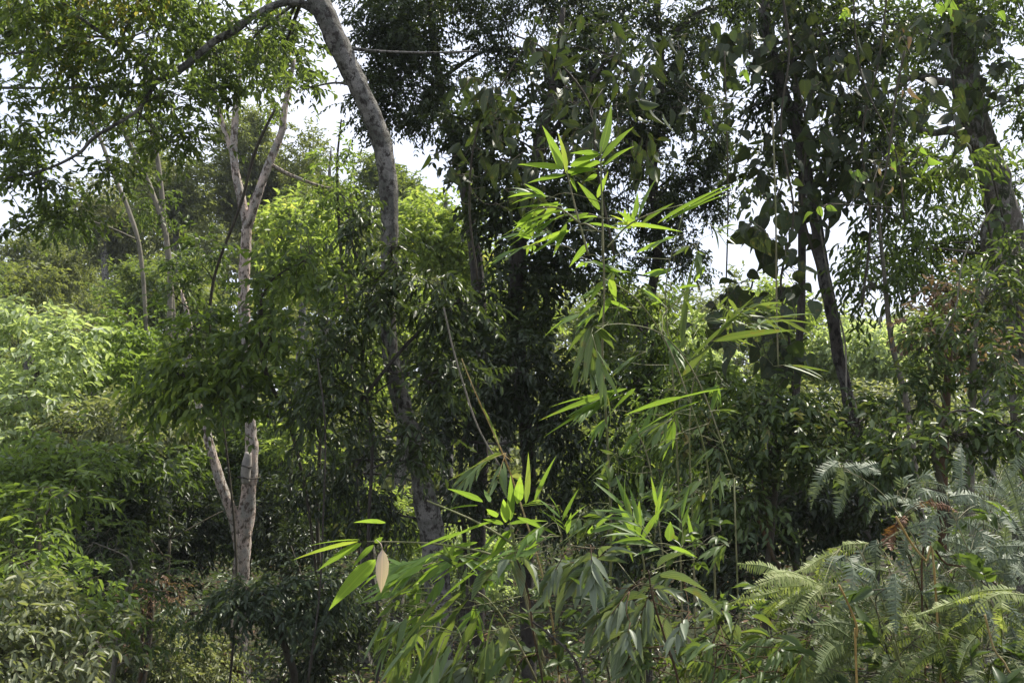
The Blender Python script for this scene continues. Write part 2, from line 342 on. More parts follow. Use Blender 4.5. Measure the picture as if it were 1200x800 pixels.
# ------------------------------------------------------------------ things
def empty(name, loc, label, cat, group=None):
    o = bpy.data.objects.new(name, None); o.empty_display_size = .1; C.objects.link(o); o.location = [float(a) for a in loc]
    o['label'] = label; o['category'] = cat
    if group: o['group'] = group
    return o
seedc = [100]
def newrng(): seedc[0] += 1; return np.random.default_rng(seedc[0])
def blob(px, py, rx, ry, d, rd=None):
    return (P(px, py, d), (rx * d / 1000, rd if rd else .5 * (rx + ry) * d / 1000, ry * d / 1000))
def plant(name, label, cat, blobs, mat, stems=None, bark='twig_bark', group=None, foliage_name='crown', stem_name='trunk',
          limbs=True, limb_r=.35, twigs=False, extra=None, sides=10, rough=.05, to_ground=True, limb_bark=None, shoots=None, **kw):
    """stems: lists of (px,py,d,width_px) from the base up; blobs: (px,py,rx,ry,d[,rd])"""
    rng = newrng()
    B = [blob(*b) for b in blobs]
    if stems is None:
        c = np.mean([b[0] for b in B], axis=0); c2 = c.copy(); c2[2] = gz(c)
        h = c[2] - c2[2]; r0 = .012 + .012 * max(h, .5)
        W3 = [[(c2 + [rng.normal() * .1, rng.normal() * .1, -.1], r0), (c2 * .5 + c * .5 + [rng.normal() * .12, 0, 0], r0 * .75), (c, r0 * .45)]]
    else:
        W3 = [[(P(a, b, d), wd * d / 2000) for a, b, d, wd in st] for st in stems]
        if to_ground:
            p0, r0 = W3[0][0]; g = p0.copy(); g[2] = gz(p0) - .15
            if p0[2] - g[2] > .05:
                hh = p0[2] - g[2]; j_ = min(.16, .05 * hh)
                W3[0].insert(0, (g * .45 + p0 * .55 + [rng.normal() * j_, rng.normal() * j_, 0], r0 * 1.08)); W3[0].insert(0, (g + [rng.normal() * j_, 0, 0], r0 * 1.25))
    base = W3[0][0][0].copy()
    root = empty(name, base, label, cat, group)
    if shoots is None: shoots = 5 * len(B)
    mb = MB(); nodes = []
    for st in W3:
        tube(mb, [a for a, _ in st], [b for _, b in st], sides, 7, rough, rng)
        q = catmull([np.append(a, b) for a, b in st], 4); nodes.append(q)
    mb.build(stem_name, bark, root)
    nodes = np.concatenate(nodes)
    lb = MB(); fm = MB()
    if B:
        cc = foliage(fm, B, rng, twigs=lb if twigs else None, **kw)
        nc = len(cc) // len(B); near = np.mean([b[0][1] for b in B]) < 15
        if limbs:
            for bi, (bc, brad) in enumerate(B):
                bc = np.array(bc) + rng.normal(size=3) * .1 * np.array(brad)
                dd = np.linalg.norm(nodes[:, :3] - bc, axis=1) + 1.2 * np.maximum(0, nodes[:, 2] - bc[2] + .1)
                k = nodes[np.argmin(dd)]; a = k[:3]; ln = np.linalg.norm(bc - a) + .02
                r = min(k[3] * limb_r * 2, .008 + ln * .012)
                m_ = a * .5 + bc * .5 + rng.normal(size=3) * ln * .1 + [0, 0, ln * .05]
                tube(lb, [a, m_, bc], [r, r * .7, r * .45], 5, 6); lq = catmull([a, m_, bc], 6)[4:]
                for c in cc[bi * nc:(bi + 1) * nc]:
                    if rng.random() > (.8 if near else .35): continue
                    q0 = lq[np.argmin(np.linalg.norm(lq - c, axis=1) + rng.random(len(lq)) * .25 * ln)]; l2 = np.linalg.norm(c - q0)
                    m2 = (q0 + c) / 2 + rng.normal(size=3) * l2 * .14
                    tube(lb, [q0, m2, c], [r * .42, r * .3, max(r * .1, .0015)], 4, 4)
        if shoots:
            sb = []; sdr = []
            for k_ in range(shoots):
                bc, brad = B[rng.integers(len(B))]; brad = np.array(brad)
                u = nrm(rng.normal(size=3) + [0, 0, .45]); p0_ = np.array(bc) + u * brad * .45; ln = brad.mean() * (.6 + rng.random() * .9)
                d_ = nrm(u + rng.normal(size=3) * .35); e = p0_ + d_ * ln + [0, 0, -.25 * ln]; m_ = (p0_ + e) / 2 + [0, 0, .13 * ln] + rng.normal(size=3) * .06 * ln
                tube(lb, [p0_, m_, e], [.0022 + .0028 * ln, .002 + .0012 * ln, .001], 4, 5)
                c_ = catmull([p0_, m_, e], 8); nl = int(ln * .8 / (kw.get('L', .1) * .42)) + 2
                for j_ in range(nl):
                    t_ = .25 + .75 * (j_ + 1) / nl; i_ = min(int(t_ * (len(c_) - 1)), len(c_) - 2); tg = nrm(c_[i_ + 1] - c_[i_])
                    sd_ = nrm(np.cross(tg, [0, 0, 1.0])) * (1 if j_ % 2 else -1)
                    sb.append(c_[i_]); sdr.append(tg * .6 + sd_ * .8 + rng.normal(size=3) * .25 + [0, 0, -.4 * kw.get('droop', .4)])
            if sb:
                n_ = len(sb); q_ = .7 + rng.random(n_) * .5
                put_leaves(fm, kw.get('T', T_SIMPLE), np.array(sb), np.array(sdr), rng.normal(size=(n_, 3)) * .4 + [0, 0, 1], kw.get('L', .1) * q_, kw.get('W', .04) * q_, curl=.6 + rng.random(n_))
        fm.build(foliage_name, mat, root)
        if lb.v: lb.build('branch', limb_bark or bark, root)
    return root, nodes

def stuff(name, mb, mat, label=None):
    o = mb.build(name, mat); o['kind'] = 'stuff'
    if label: o['label'] = label
    return o

# ------------------------------------------------------------------ far wood and ground cover (masses)
rng = newrng(); mb = MB()
BL = []
prof = [(-20, 300), (60, 250), (130, 225), (220, 200), (330, 205), (430, 225), (520, 260), (600, 285), (700, 318), (790, 335), (850, 322), (930, 345), (1010, 350), (1080, 330), (1150, 335), (1230, 330)]
px_ = np.array([a for a, _ in prof]); py_ = np.array([b for _, b in prof])
for px in range(-520, 1750, 46):
    top = np.interp(px, px_, py_)
    d = 62 + rng.random() * 14
    BL.append(blob(px, top + 42 + rng.random() * 14, 34, 44, d, 3.5))
    BL.append(blob(px + 20, top + 105, 36, 45, d - 10, 3.5))
    BL.append(blob(px, top + 170, 38, 50, d - 20, 3.5))
    BL.append(blob(px + 10, top + 235, 40, 44, d - 27, 2.5)); BL.append(blob(px - 10, top + 290, 42, 40, d - 33, 2.5))
foliage(mb, BL, rng, L=.42, W=.2, od=2.2, per=6, droop=.2, clumps=26, spread=.3)
stuff('far_wood', mb, 'hill_olive')

rng = newrng(); mb = MB(); n = 26000
x = rng.uniform(-16, 14, n); y = 2.5 + 34 * rng.random(n) ** 1.4; z = ground(x, y) + .02 + rng.random(n) * .04
dd = rng.normal(size=(n, 3)) * [1, 1, .12]; q = .6 + rng.random(n) * .8
put_leaves(mb, T_OVAL, np.stack([x, y, z], 1), dd, rng.normal(size=(n, 3)) * .3 + [0, 0, 1], .13 * q, .05 * q)
stuff('leaf_litter', mb, 'litter')
rng = newrng(); mb = MB(); n = 110000
x = rng.uniform(-24, 22, n); y = 6.5 + 42 * rng.random(n); z = ground(x, y) + rng.random(n) ** 1.5 * (.4 + .9 * (np.sin(x * 1.7) * np.sin(y * 1.1 + 1) > -.2))
put_leaves(mb, T_SIMPLE, np.stack([x, y, z], 1), rng.normal(size=(n, 3)) * [1, 1, .5], rng.normal(size=(n, 3)) * .4 + [0, 0, 1], .16 * (.6 + rng.random(n) * .8), .06 * (.6 + rng.random(n) * .8))
stuff('ground_cover', mb, 'cover')

# ------------------------------------------------------------------ hillside trees beyond
def hill(label, px, top, rx, ry, d, mat, L=.18, W=.08, od=1.9, n=5, droop=.3, trunkw=None, clumps=16):
    r_ = random.Random(int(px * 7 + top)); bl = []
    for i in range(n):
        a = r_.uniform(-1, 1); b = r_.uniform(0, 1)
        bl.append((px + a * rx * .55, top + ry * (.35 + b * 1.0), rx * r_.uniform(.45, .65), ry * r_.uniform(.35, .55), d + r_.uniform(-1.5, 1.5)))
    bot = top + 2.1 * ry; w_ = trunkw or .3
    st = [[(px + 4, bot, d, w_ / d * 1000), (px, top + ry, d, w_ * .7 / d * 1000), (px + 3, top + ry * .3, d, w_ * .2 / d * 1000)]]
    return plant('hillside_tree', label, 'tree', bl, mat, st, 'grey_bark', 'trees on the slope beyond', L=L, W=W, od=od, per=6, droop=droop, clumps=clumps, spread=.28, limb_r=.3, sides=7)
hill('round pale olive tree crown on the far hill, highest of the left skyline', 205, 158, 80, 85, 40, 'hill_olive', od=2.2)
hill('grey green bushy tree on the far hill, left of the round olive crown', 120, 205, 55, 65, 36, 'hill_grey', od=1.9)
hill('light olive tree crown peeping beside the slim pale stems on the skyline', 385, 148, 62, 85, 38, 'hill_olive', od=2)
hill('dull green tree behind the forked pale trunk, under the round olive crown', 205, 285, 85, 75, 30, 'hill_green', od=1.9)
hill('pale hazy olive tree on the far hill at the left, beside the white sky', 60, 240, 60, 70, 44, 'hill_olive', od=2)
hill('broad olive tree on the far hill seen between the pale upper forks', 300, 170, 70, 80, 43, 'hill_grey', od=2)
hill('tall olive crown on the far hill topping the skyline behind the pale upper forks', 285, 128, 60, 70, 42, 'hill_olive', od=2)
hill('bright leafy tree low behind the grey trunk beside the dark understorey', 430, 400, 60, 60, 22, 'sunny', L=.13, W=.06, od=1.7)
hill('rounded light green tree on the far hill right of the pale upper forks', 350, 200, 60, 80, 35, 'hill_green', od=2)
hill('light green tree top on the skyline close right of the curved grey trunk', 450, 165, 46, 70, 36, 'hill_green', od=2)
hill('shaded grey green tree low on the left slope beside the sky gap', 110, 355, 58, 70, 26, 'hill_grey', L=.16, W=.07)
hill('olive tree at the left picture edge under the sky gap', 30, 290, 40, 60, 30, 'hill_olive', L=.18, W=.08)
hill('yellow green sunlit tree behind the grey trunk, left side', 375, 215, 75, 90, 22, 'sunny', L=.17, W=.09, od=1.8)
hill('brightest yellow green tree showing right of the grey trunk', 520, 200, 70, 85, 21, 'sunny', L=.16, W=.085, od=1.9, n=6)
hill('sunlit tree glowing low behind the dark understorey at picture centre', 590, 300, 80, 75, 25, 'sunny', L=.17, W=.08, od=1.5)
hill('small yellow green tree glimpsed through gaps left of centre', 470, 320, 60, 60, 23, 'sunny', L=.16, W=.08, od=1.5)
hill('pale green tree with a low crown just left of the bright right clearing', 800, 345, 60, 60, 24, 'sunny_pale', L=.17, W=.08, od=1.8)
hill('bright tree behind the leaf curtain of the climber on the right', 900, 335, 70, 70, 26, 'sunny', L=.17, W=.08, od=2)
hill('palest cream green tree in full sun right of the slim dark trunk', 1030, 345, 70, 65, 25, 'sunny_pale', L=.17, W=.08, od=2.1)
hill('dull olive tree on the skyline behind the big right trunk', 1150, 290, 70, 80, 34, 'hill_olive', od=1.8)
hill('middle green tree filling the gap behind the feathery bamboo', 700, 330, 70, 80, 27, 'hill_green', L=.17, W=.08, od=1.7)
hill('low sunny tree seen through the gap under the central trunk', 430, 560, 85, 55, 19, 'sunny', L=.13, W=.06, od=1.6, n=6)
hill('low tree in dappled sun behind the drooping bamboo at bottom', 540, 620, 80, 55, 20, 'sunny_pale', L=.13, W=.055, od=1.5, n=6)
hill('low green tree behind the shrubs right of the bamboo thicket', 720, 480, 80, 70, 20, 'hill_green', L=.15, W=.06, od=1.6)

hill('middle green tree just beyond the right edge behind the big trunk', 1270, 270, 80, 90, 24, 'hill_green', L=.16, W=.07)
hill('olive tree farther beyond the right edge of the clearing', 1420, 250, 90, 100, 26, 'hill_olive', L=.16, W=.07)
hill('green tree just beyond the left edge of the slope', -90, 260, 90, 100, 24, 'hill_green', L=.16, W=.07)
# ------------------------------------------------------------------ left side shrubs, far to near
S_ = lambda *a, **k: plant('shrub', *a, stem_name='stem', foliage_name='foliage', **k)
S_('pale sunlit bush with whitish leaves at the left edge below the sky gap', 'bush',
   [(20, 400, 60, 55, 15), (55, 455, 50, 45, 14.5), (10, 480, 45, 45, 14), (88, 400, 26, 40, 15)], 'sunny_pale', L=.14, W=.065, od=1.7, per=7, droop=.5, clumps=16, T=T_OVAL)
S_('mid green leafy bush right of the pale sunlit bush', 'bush',
   [(150, 400, 55, 40, 17), (120, 455, 55, 40, 16), (190, 440, 45, 50, 17)], 'shrub_fresh', L=.15, W=.06, od=1.5, per=7, droop=.4, clumps=14)
S_('light green spreading bush on the slope behind the left thicket', 'bush',
   [(120, 500, 75, 32, 14), (60, 510, 60, 30, 14), (200, 510, 50, 30, 15)], 'shrub_pale', L=.12, W=.05, od=1.8, per=7, droop=.3, clumps=18)
S_('fresh green bush in sun at the left edge, midway down', 'bush',
   [(30, 575, 62, 48, 9), (75, 545, 60, 34, 9.3), (-5, 630, 50, 50, 8.6)], 'shrub_fresh', L=.10, W=.038, od=2.0, per=8, droop=.4, clumps=24, twigs=True, T=T_OVAL)
S_('dark shaded bush left of the forked pale trunk', 'bush',
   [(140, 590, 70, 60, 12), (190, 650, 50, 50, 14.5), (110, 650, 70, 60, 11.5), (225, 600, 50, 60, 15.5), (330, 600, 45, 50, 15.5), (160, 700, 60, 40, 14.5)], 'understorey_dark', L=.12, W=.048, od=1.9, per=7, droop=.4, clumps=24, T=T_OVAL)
S_('medium green bush with glossy leaves directly above the dark left bush', 'bush',
   [(170, 545, 60, 30, 11.5), (215, 555, 34, 30, 14.8), (110, 560, 50, 28, 11)], 'understorey', L=.13, W=.05, od=1.6, per=7, droop=.5, clumps=16, T=T_OVAL)
S_('fine leaved pale green bush on the ground left of the pale trunk foot', 'bush',
   [(185, 750, 55, 50, 13), (230, 780, 50, 40, 13), (165, 790, 50, 30, 12.5)], 'shrub_pale', L=.08, W=.03, od=2.2, per=8, droop=.5, clumps=20)
S_('yellowish bush with narrow leaves in the lower left corner', 'bush',
   [(40, 720, 62, 50, 6.5), (90, 765, 55, 45, 6.3), (-5, 770, 55, 50, 6)], 'shrub_pale', L=.085, W=.03, od=1.7, per=8, droop=.55, clumps=22, twigs=True, T=T_OVAL)
S_('low fresh green bush glowing in sun behind the lower left corner bush', 'bush',
   [(30, 600, 40, 24, 8), (80, 575, 40, 20, 8.2), (10, 640, 34, 24, 7.8), (60, 640, 30, 18, 7.8)], 'understorey_fresh', L=.11, W=.035, od=.9, per=9, droop=.5, clumps=14, twigs=True, T=T_OVAL)
S_('spindly seedling cluster with bare crossing stems at the bottom left', 'bush',
   [(150, 690, 60, 40, 9), (110, 640, 50, 40, 9), (180, 760, 50, 30, 9)], 'understorey', L=.08, W=.03, od=.3, per=7, droop=.5, clumps=10, twigs=True, T=T_OVAL, shoots=40, bark='pale_twig')
S_('green bush with arching sprays above the lower left corner bush', 'bush',
   [(25, 660, 50, 34, 7.2), (85, 690, 50, 30, 7), (120, 730, 34, 34, 7)], 'shrub_fresh', L=.09, W=.03, od=1.5, per=10, droop=.6, clumps=18, twigs=True, T=T_OVAL)
plant('tree_stump', 'short dark leaning stump in the shade of the lower left corner', 'stump', [], 'canopy_dark',
      [[(108, 790, 7.5, 24), (98, 750, 7.5, 22), (88, 722, 7.6, 18), (90, 700, 7.6, 10)]], 'dark_bark', limbs=False)
S_('dim bush with fine leaves on the slope seen through the fork of the pale trunk', 'bush',
   [(270, 560, 50, 44, 18), (330, 540, 60, 44, 18), (240, 620, 50, 40, 17.5), (320, 620, 60, 44, 17.5), (290, 500, 60, 34, 19), (380, 570, 50, 50, 18), (230, 520, 40, 34, 18)], 'understorey', L=.13, W=.05, od=1.6, per=7, clumps=20)
S_('lit bush with yellowish leaves just right of the fork of the pale trunk', 'bush',
   [(345, 530, 36, 34, 16), (330, 590, 34, 30, 16), (350, 490, 30, 24, 16.3)], 'sunny', L=.12, W=.05, od=.8, per=7, clumps=12)
S_('glossy blue green bush spreading flat in front of the pale trunk', 'bush',
   [(262, 706, 46, 12, 10.6, .6), (310, 694, 50, 13, 10.5, .7), (365, 686, 50, 22, 10.6, .8), (225, 720, 26, 8, 10.5, .5), (330, 716, 60, 14, 10.8, .7), (390, 705, 40, 26, 10.8, .8)], 'shrub_glossy',
   [[(345, 800, 10.8, 9), (335, 760, 10.7, 8), (320, 720, 10.6, 5)]], L=.105, W=.042, od=2.6, per=8, droop=.75, up=.8, clumps=24, twigs=True, T=T_OVAL)
S_('dark green bush right of the pale trunk foot, below the glossy one', 'bush',
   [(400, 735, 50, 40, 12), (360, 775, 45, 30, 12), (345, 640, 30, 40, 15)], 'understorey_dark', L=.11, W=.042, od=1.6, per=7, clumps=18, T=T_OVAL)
S_('thin reddish dry bush in the shade between the dark bush and pale trunk', 'bush',
   [(185, 690, 40, 20, 12.3, .4), (150, 720, 25, 40, 12, .4)], 'dry_leaf', L=.06, W=.02, od=.5, per=7, clumps=10, twigs=True, bark='rust_stem')

# ------------------------------------------------------------------ pale forked tree
rt, nodes = plant('pale_tree', 'pale mottled trunk forking low, standing left of centre', 'tree',
   [(300, 95, 40, 30, 14.6, 1.2), (340, 80, 30, 34, 14.6, 1), (250, 65, 45, 36, 14.6, 1.1), (225, 420, 36, 26, 14.4, .7)], 'canopy_left',
   [[(281, 812, 14, 28), (278, 770, 14, 24), (280, 720, 14, 21), (283, 660, 14, 19), (284, 622, 14, 21)],
    [(285, 628, 14, 19), (291, 580, 14, 18), (295, 530, 14, 15), (293, 490, 14, 12), (287, 420, 14, 14), (286, 340, 14, 13), (288, 285, 14, 12), (290, 262, 14, 12)],
    [(281, 632, 13.98, 15), (272, 600, 13.95, 13), (260, 570, 13.9, 12), (246, 522, 13.9, 10), (232, 470, 13.9, 9), (221, 420, 13.9, 8), (222, 380, 13.9, 6), (212, 340, 13.9, 4)],
    [(290, 266, 14, 11), (281, 225, 14, 10), (274, 185, 14, 9), (276, 130, 14, 7), (280, 80, 14, 5), (270, 20, 14, 4)],
    [(290, 266, 14, 11), (303, 225, 14, 10), (318, 185, 14.1, 9), (330, 155, 14.1, 8), (334, 125, 14.1, 6), (345, 70, 14.1, 4)],
    [(276, 190, 14, 6), (262, 150, 14, 5), (247, 90, 14, 4), (245, 60, 14, 2)],
    [(316, 192, 14.1, 5), (340, 205, 14.2, 4), (372, 217, 14.3, 3), (395, 222, 14.3, 2)]],
   'pale_bark', sides=16, rough=.07, L=.12, W=.055, od=.8, per=7, droop=.6, clumps=14, T=T_OVAL, twigs=True, limb_r=.25, limb_bark='pale_twig')
# the tag strapped to its right stem
M['grey_tube'] = barkmat('grey_tube', (.42, .38, .33), (.30, .28, .25), (.25, .24, .2), 14, .5, .64, 1, .2)
c = P(289, 541, 13.78); hold = empty('strapped_tube', c, 'short pale tube tied with a dark cord against the right fork of the pale trunk', 'tube')
mb = MB(); tube(mb, [P(288, 566, 13.78), P(288, 553, 13.78), P(289.5, 541, 13.78), P(291, 530, 13.78)], [.065, .08, .076, .05], 16, 4); mb.build('tube', 'grey_tube', hold)
for (qx, qy, qd, ra, rb) in ((292, 559, 13.9, .17, .22), (289.3, 546, 13.78, .086, .086)):
    mb = MB(); cc_ = P(qx, qy, qd); pts = [cc_ + np.array([math.cos(t) * ra, math.sin(t) * rb, .015 * math.sin(t * 2)]) for t in np.linspace(0, 2 * PI, 24)]
    tube(mb, pts, [.012] * 24, 5, 1); mb.build('cord', 'dark_bark', hold)

plant('dead_branch', 'gnarled broken branch stub lying low beside the pale trunk foot', 'branch', [], 'canopy_dark',
   [[(277, 785, 13.7, 22), (262, 772, 13.5, 18), (250, 768, 13.4, 14), (232, 770, 13.3, 8), (215, 778, 13.2, 5), (195, 770, 13.2, 3)], [(250, 768, 13.4, 10), (244, 785, 13.3, 6), (225, 800, 13.2, 3)], [(240, 769, 13.4, 6), (222, 752, 13.3, 4), (214, 735, 13.3, 2)]], 'rust_stem', limbs=False, to_ground=False)

# slender saplings left
def sapling(label, st, bl=(), mat='canopy_mid', bark='pale_twig', **kw):
    kk = dict(L=.1, W=.04, od=.7, per=7, droop=.6, clumps=8, twigs=True, T=T_OVAL); kk.update(kw)
    return plant('sapling', label, 'sapling', list(bl), mat, st, bark, sides=7, stem_name='stem', limbs=bool(bl), **kk)
sapling('thin pale leaning sapling crossing the sky gap at upper left', [[(172, 420, 17, 5), (165, 300, 17, 5), (150, 245, 17, 5), (133, 205, 17, 4.5), (117, 162, 17, 4.5), (100, 130, 17, 4), (84, 110, 17, 2)]], [(85, 250, 40, 30, 16), (100, 120, 40, 30, 17)], 'canopy_mid')
sapling('slender grey sapling just right of the leaning pale one', [[(195, 420, 18, 7), (198, 300, 18, 6), (178, 225, 18, 6), (150, 165, 18, 5), (135, 140, 18, 3)]], [(175, 235, 36, 30, 18), (140, 140, 30, 30, 18)])
sapling('upright slender sapling between the round crown and forked tree', [[(205, 420, 19, 6), (190, 230, 19, 6), (180, 160, 19, 5), (172, 115, 19, 4), (168, 60, 19, 2)]], [(180, 130, 45, 40, 19)])
sapling('thin crooked dark sapling curving up in front of the pale upper fork', [[(262, 500, 12, 2.5), (247, 420, 12, 3), (250, 330, 12, 3.5), (282, 240, 12, 3.5), (298, 180, 12, 4), (322, 128, 12, 3)]], [(235, 310, 34, 44, 12), (210, 350, 40, 40, 12)], 'understorey', bark='twig_bark')
sapling('short pale stick rising left of the grey trunk', [[(372, 620, 12, 5), (376, 500, 12, 4), (380, 440, 12, 4), (384, 400, 12, 3)]], bark='twig_bark')

# ------------------------------------------------------------------ grey leaning tree at centre left, with its arching branch
kw = dict(L=.08, W=.034, od=1.0, per=8, droop=.55, clumps=16, T=T_OVAL, twigs=True, limb_r=.3, spread=.3)
plant('grey_tree', 'tall grey ringed trunk curving up left of centre, with one long arching branch', 'tree',
   [(60, 60, 70, 50, 8.6), (170, 40, 60, 45, 8.4), (30, 140, 50, 40, 8.6), (335, 55, 34, 30, 10.5), (300, 70, 34, 30, 11), (110, 110, 60, 30, 8.6), (40, 210, 48, 26, 8.4), (215, 115, 36, 28, 8.6), (300, 35, 45, 34, 9),
    (200, -20, 130, 40, 8.6), (355, 100, 24, 22, 9.3), (60, -10, 100, 40, 8.4), (130, 200, 30, 26, 8.6), (20, 265, 45, 22, 8.5), (210, 30, 60, 40, 9.5), (190, 150, 50, 34, 9.5), (215, 165, 34, 26, 9.8), (250, 70, 60, 44, 10), (100, 20, 70, 40, 9.5), (10, 30, 50, 50, 9.5), (20, 180, 30, 30, 9), (330, 20, 40, 30, 10), (70, 250, 50, 26, 9)], 'canopy_left',
   [[(512, 690, 9, 30), (508, 640, 9, 29), (500, 590, 9, 27), (487, 530, 9, 23), (470, 470, 9, 21), (459, 425, 9, 19), (455, 380, 9, 18), (456, 310, 9, 19), (457, 250, 9, 20), (452, 190, 9, 22), (438, 140, 9, 23), (414, 90, 9, 24), (393, 45, 9, 25), (370, -5, 9, 25), (345, -60, 9, 26), (325, -110, 9, 20)],
    [(374, 14, 9, 14), (352, 4, 9, 9), (330, 4, 8.9, 8), (300, 17, 8.8, 8), (272, 38, 8.7, 9), (252, 48, 8.7, 8), (228, 68, 8.6, 8), (208, 84, 8.6, 8), (184, 95, 8.6, 7)],
    [(186, 95, 8.6, 4), (150, 101, 8.6, 4), (90, 103, 8.6, 3), (0, 103, 8.6, 3), (-60, 100, 8.6, 2)],
    [(184, 95, 8.6, 6), (160, 70, 8.6, 5), (125, 43, 8.6, 5), (95, 22, 8.6, 4), (70, 0, 8.6, 4), (40, -30, 8.6, 2)],
    [(140, 50, 8.6, 4), (110, 43, 8.6, 3), (60, 58, 8.6, 3), (0, 63, 8.6, 2.5), (-50, 60, 8.6, 2)],
    [(184, 95, 8.6, 5), (160, 130, 8.5, 4), (112, 160, 8.5, 4), (92, 180, 8.5, 3.5), (50, 200, 8.4, 3), (0, 210, 8.4, 2)],
    [(398, 55, 9, 6), (440, 60, 9, 3), (500, 62, 9, 2.5), (560, 60, 9, 2)]],
   'grey_bark', sides=20, rough=.06, **kw)
# crown it carries to the right, dark against the sky: same kind, other trees further back
kd = dict(L=.075, W=.032, od=1.7, per=8, droop=.5, clumps=34, T=T_SIMPLE, limb_r=.3, spread=.2)
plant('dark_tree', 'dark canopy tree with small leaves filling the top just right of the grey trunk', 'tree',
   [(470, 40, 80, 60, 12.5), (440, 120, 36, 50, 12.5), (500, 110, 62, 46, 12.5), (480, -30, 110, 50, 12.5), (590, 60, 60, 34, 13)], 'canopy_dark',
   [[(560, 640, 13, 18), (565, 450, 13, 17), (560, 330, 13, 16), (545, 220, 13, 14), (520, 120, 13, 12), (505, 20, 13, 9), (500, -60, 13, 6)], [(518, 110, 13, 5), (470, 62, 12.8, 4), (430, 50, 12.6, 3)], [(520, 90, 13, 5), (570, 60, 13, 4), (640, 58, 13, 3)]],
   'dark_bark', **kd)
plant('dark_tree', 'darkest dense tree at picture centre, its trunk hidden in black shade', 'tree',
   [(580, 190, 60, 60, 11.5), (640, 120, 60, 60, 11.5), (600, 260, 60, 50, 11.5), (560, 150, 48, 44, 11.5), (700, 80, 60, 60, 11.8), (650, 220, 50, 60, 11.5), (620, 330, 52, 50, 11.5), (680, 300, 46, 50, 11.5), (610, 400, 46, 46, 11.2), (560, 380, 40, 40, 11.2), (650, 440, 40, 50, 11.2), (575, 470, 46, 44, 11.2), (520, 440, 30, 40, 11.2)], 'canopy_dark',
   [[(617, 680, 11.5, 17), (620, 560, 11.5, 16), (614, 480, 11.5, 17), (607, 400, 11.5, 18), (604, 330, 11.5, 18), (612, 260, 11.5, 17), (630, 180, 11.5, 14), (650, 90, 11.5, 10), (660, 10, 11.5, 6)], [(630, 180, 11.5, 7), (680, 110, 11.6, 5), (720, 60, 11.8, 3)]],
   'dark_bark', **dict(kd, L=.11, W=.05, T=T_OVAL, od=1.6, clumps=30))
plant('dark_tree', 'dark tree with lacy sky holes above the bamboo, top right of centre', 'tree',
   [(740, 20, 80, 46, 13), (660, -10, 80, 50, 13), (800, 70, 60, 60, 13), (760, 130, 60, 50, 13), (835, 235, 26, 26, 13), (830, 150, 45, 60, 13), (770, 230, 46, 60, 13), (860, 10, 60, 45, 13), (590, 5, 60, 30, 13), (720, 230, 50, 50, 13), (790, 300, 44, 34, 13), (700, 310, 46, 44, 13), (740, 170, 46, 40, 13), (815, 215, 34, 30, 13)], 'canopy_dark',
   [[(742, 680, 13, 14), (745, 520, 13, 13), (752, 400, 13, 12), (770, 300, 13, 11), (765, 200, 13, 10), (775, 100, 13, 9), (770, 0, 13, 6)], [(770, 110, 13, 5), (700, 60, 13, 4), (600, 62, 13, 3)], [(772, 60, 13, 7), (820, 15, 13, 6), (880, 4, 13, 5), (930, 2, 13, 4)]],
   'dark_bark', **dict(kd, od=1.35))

# ------------------------------------------------------------------ middle understorey
ku = dict(L=.1, W=.04, per=7, droop=.75, clumps=22, T=T_OVAL, twigs=True, spread=.26, up=1.0)
plant('understorey_tree', 'leafy green understorey tree hanging across the forked pale trunk', 'tree',
   [(200, 430, 50, 40, 10.5), (260, 430, 60, 50, 10.3), (190, 465, 40, 30, 10.5), (320, 400, 55, 50, 10.3), (320, 330, 40, 40, 10.5), (250, 460, 60, 30, 10.3), (345, 465, 50, 30, 10.2), (360, 300, 50, 46, 10.5), (230, 380, 38, 30, 10.5)], 'understorey_fresh',
   [[(372, 720, 10.6, 3), (362, 600, 10.6, 3.2), (340, 500, 10.5, 4), (310, 430, 10.4, 5), (305, 350, 10.4, 5)], [(322, 490, 10.5, 5), (270, 470, 10.4, 4), (215, 440, 10.4, 3)]],
   'twig_bark', od=1.1, **dict(ku, L=.125, W=.056, clumps=26))
plant('understorey_tree', 'dark leafy understorey tree standing in front of the grey trunk', 'tree',
   [(395, 400, 50, 50, 8.3), (430, 340, 50, 40, 8.3), (480, 330, 50, 34, 8.3), (380, 470, 60, 44, 8.3), (520, 360, 50, 44, 8.5), (540, 430, 50, 40, 8.5), (410, 260, 34, 30, 8.5), (450, 355, 26, 24, 8.1), (492, 512, 34, 24, 8.0), (480, 540, 30, 20, 8.1), (510, 450, 20, 26, 8.2), (462, 290, 20, 14, 8)], 'understorey_mid',
   [[(446, 760, 8.5, 3.5), (432, 640, 8.5, 3.5), (436, 520, 8.4, 4), (425, 420, 8.4, 4), (440, 330, 8.3, 4)], [(422, 470, 8.4, 5), (480, 400, 8.4, 4), (540, 350, 8.4, 3)]],
   'dark_bark', od=1.1, **dict(ku, L=.095, W=.037))
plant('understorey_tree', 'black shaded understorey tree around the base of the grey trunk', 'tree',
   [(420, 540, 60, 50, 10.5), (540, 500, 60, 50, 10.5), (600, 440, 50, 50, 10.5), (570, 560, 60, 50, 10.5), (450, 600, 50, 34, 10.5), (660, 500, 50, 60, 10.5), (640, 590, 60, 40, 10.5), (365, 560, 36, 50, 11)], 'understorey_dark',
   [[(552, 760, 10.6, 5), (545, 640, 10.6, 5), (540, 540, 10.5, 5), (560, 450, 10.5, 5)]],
   'dark_bark', od=1.05, hole=-.35, **dict(ku, twigs=False, clumps=26))
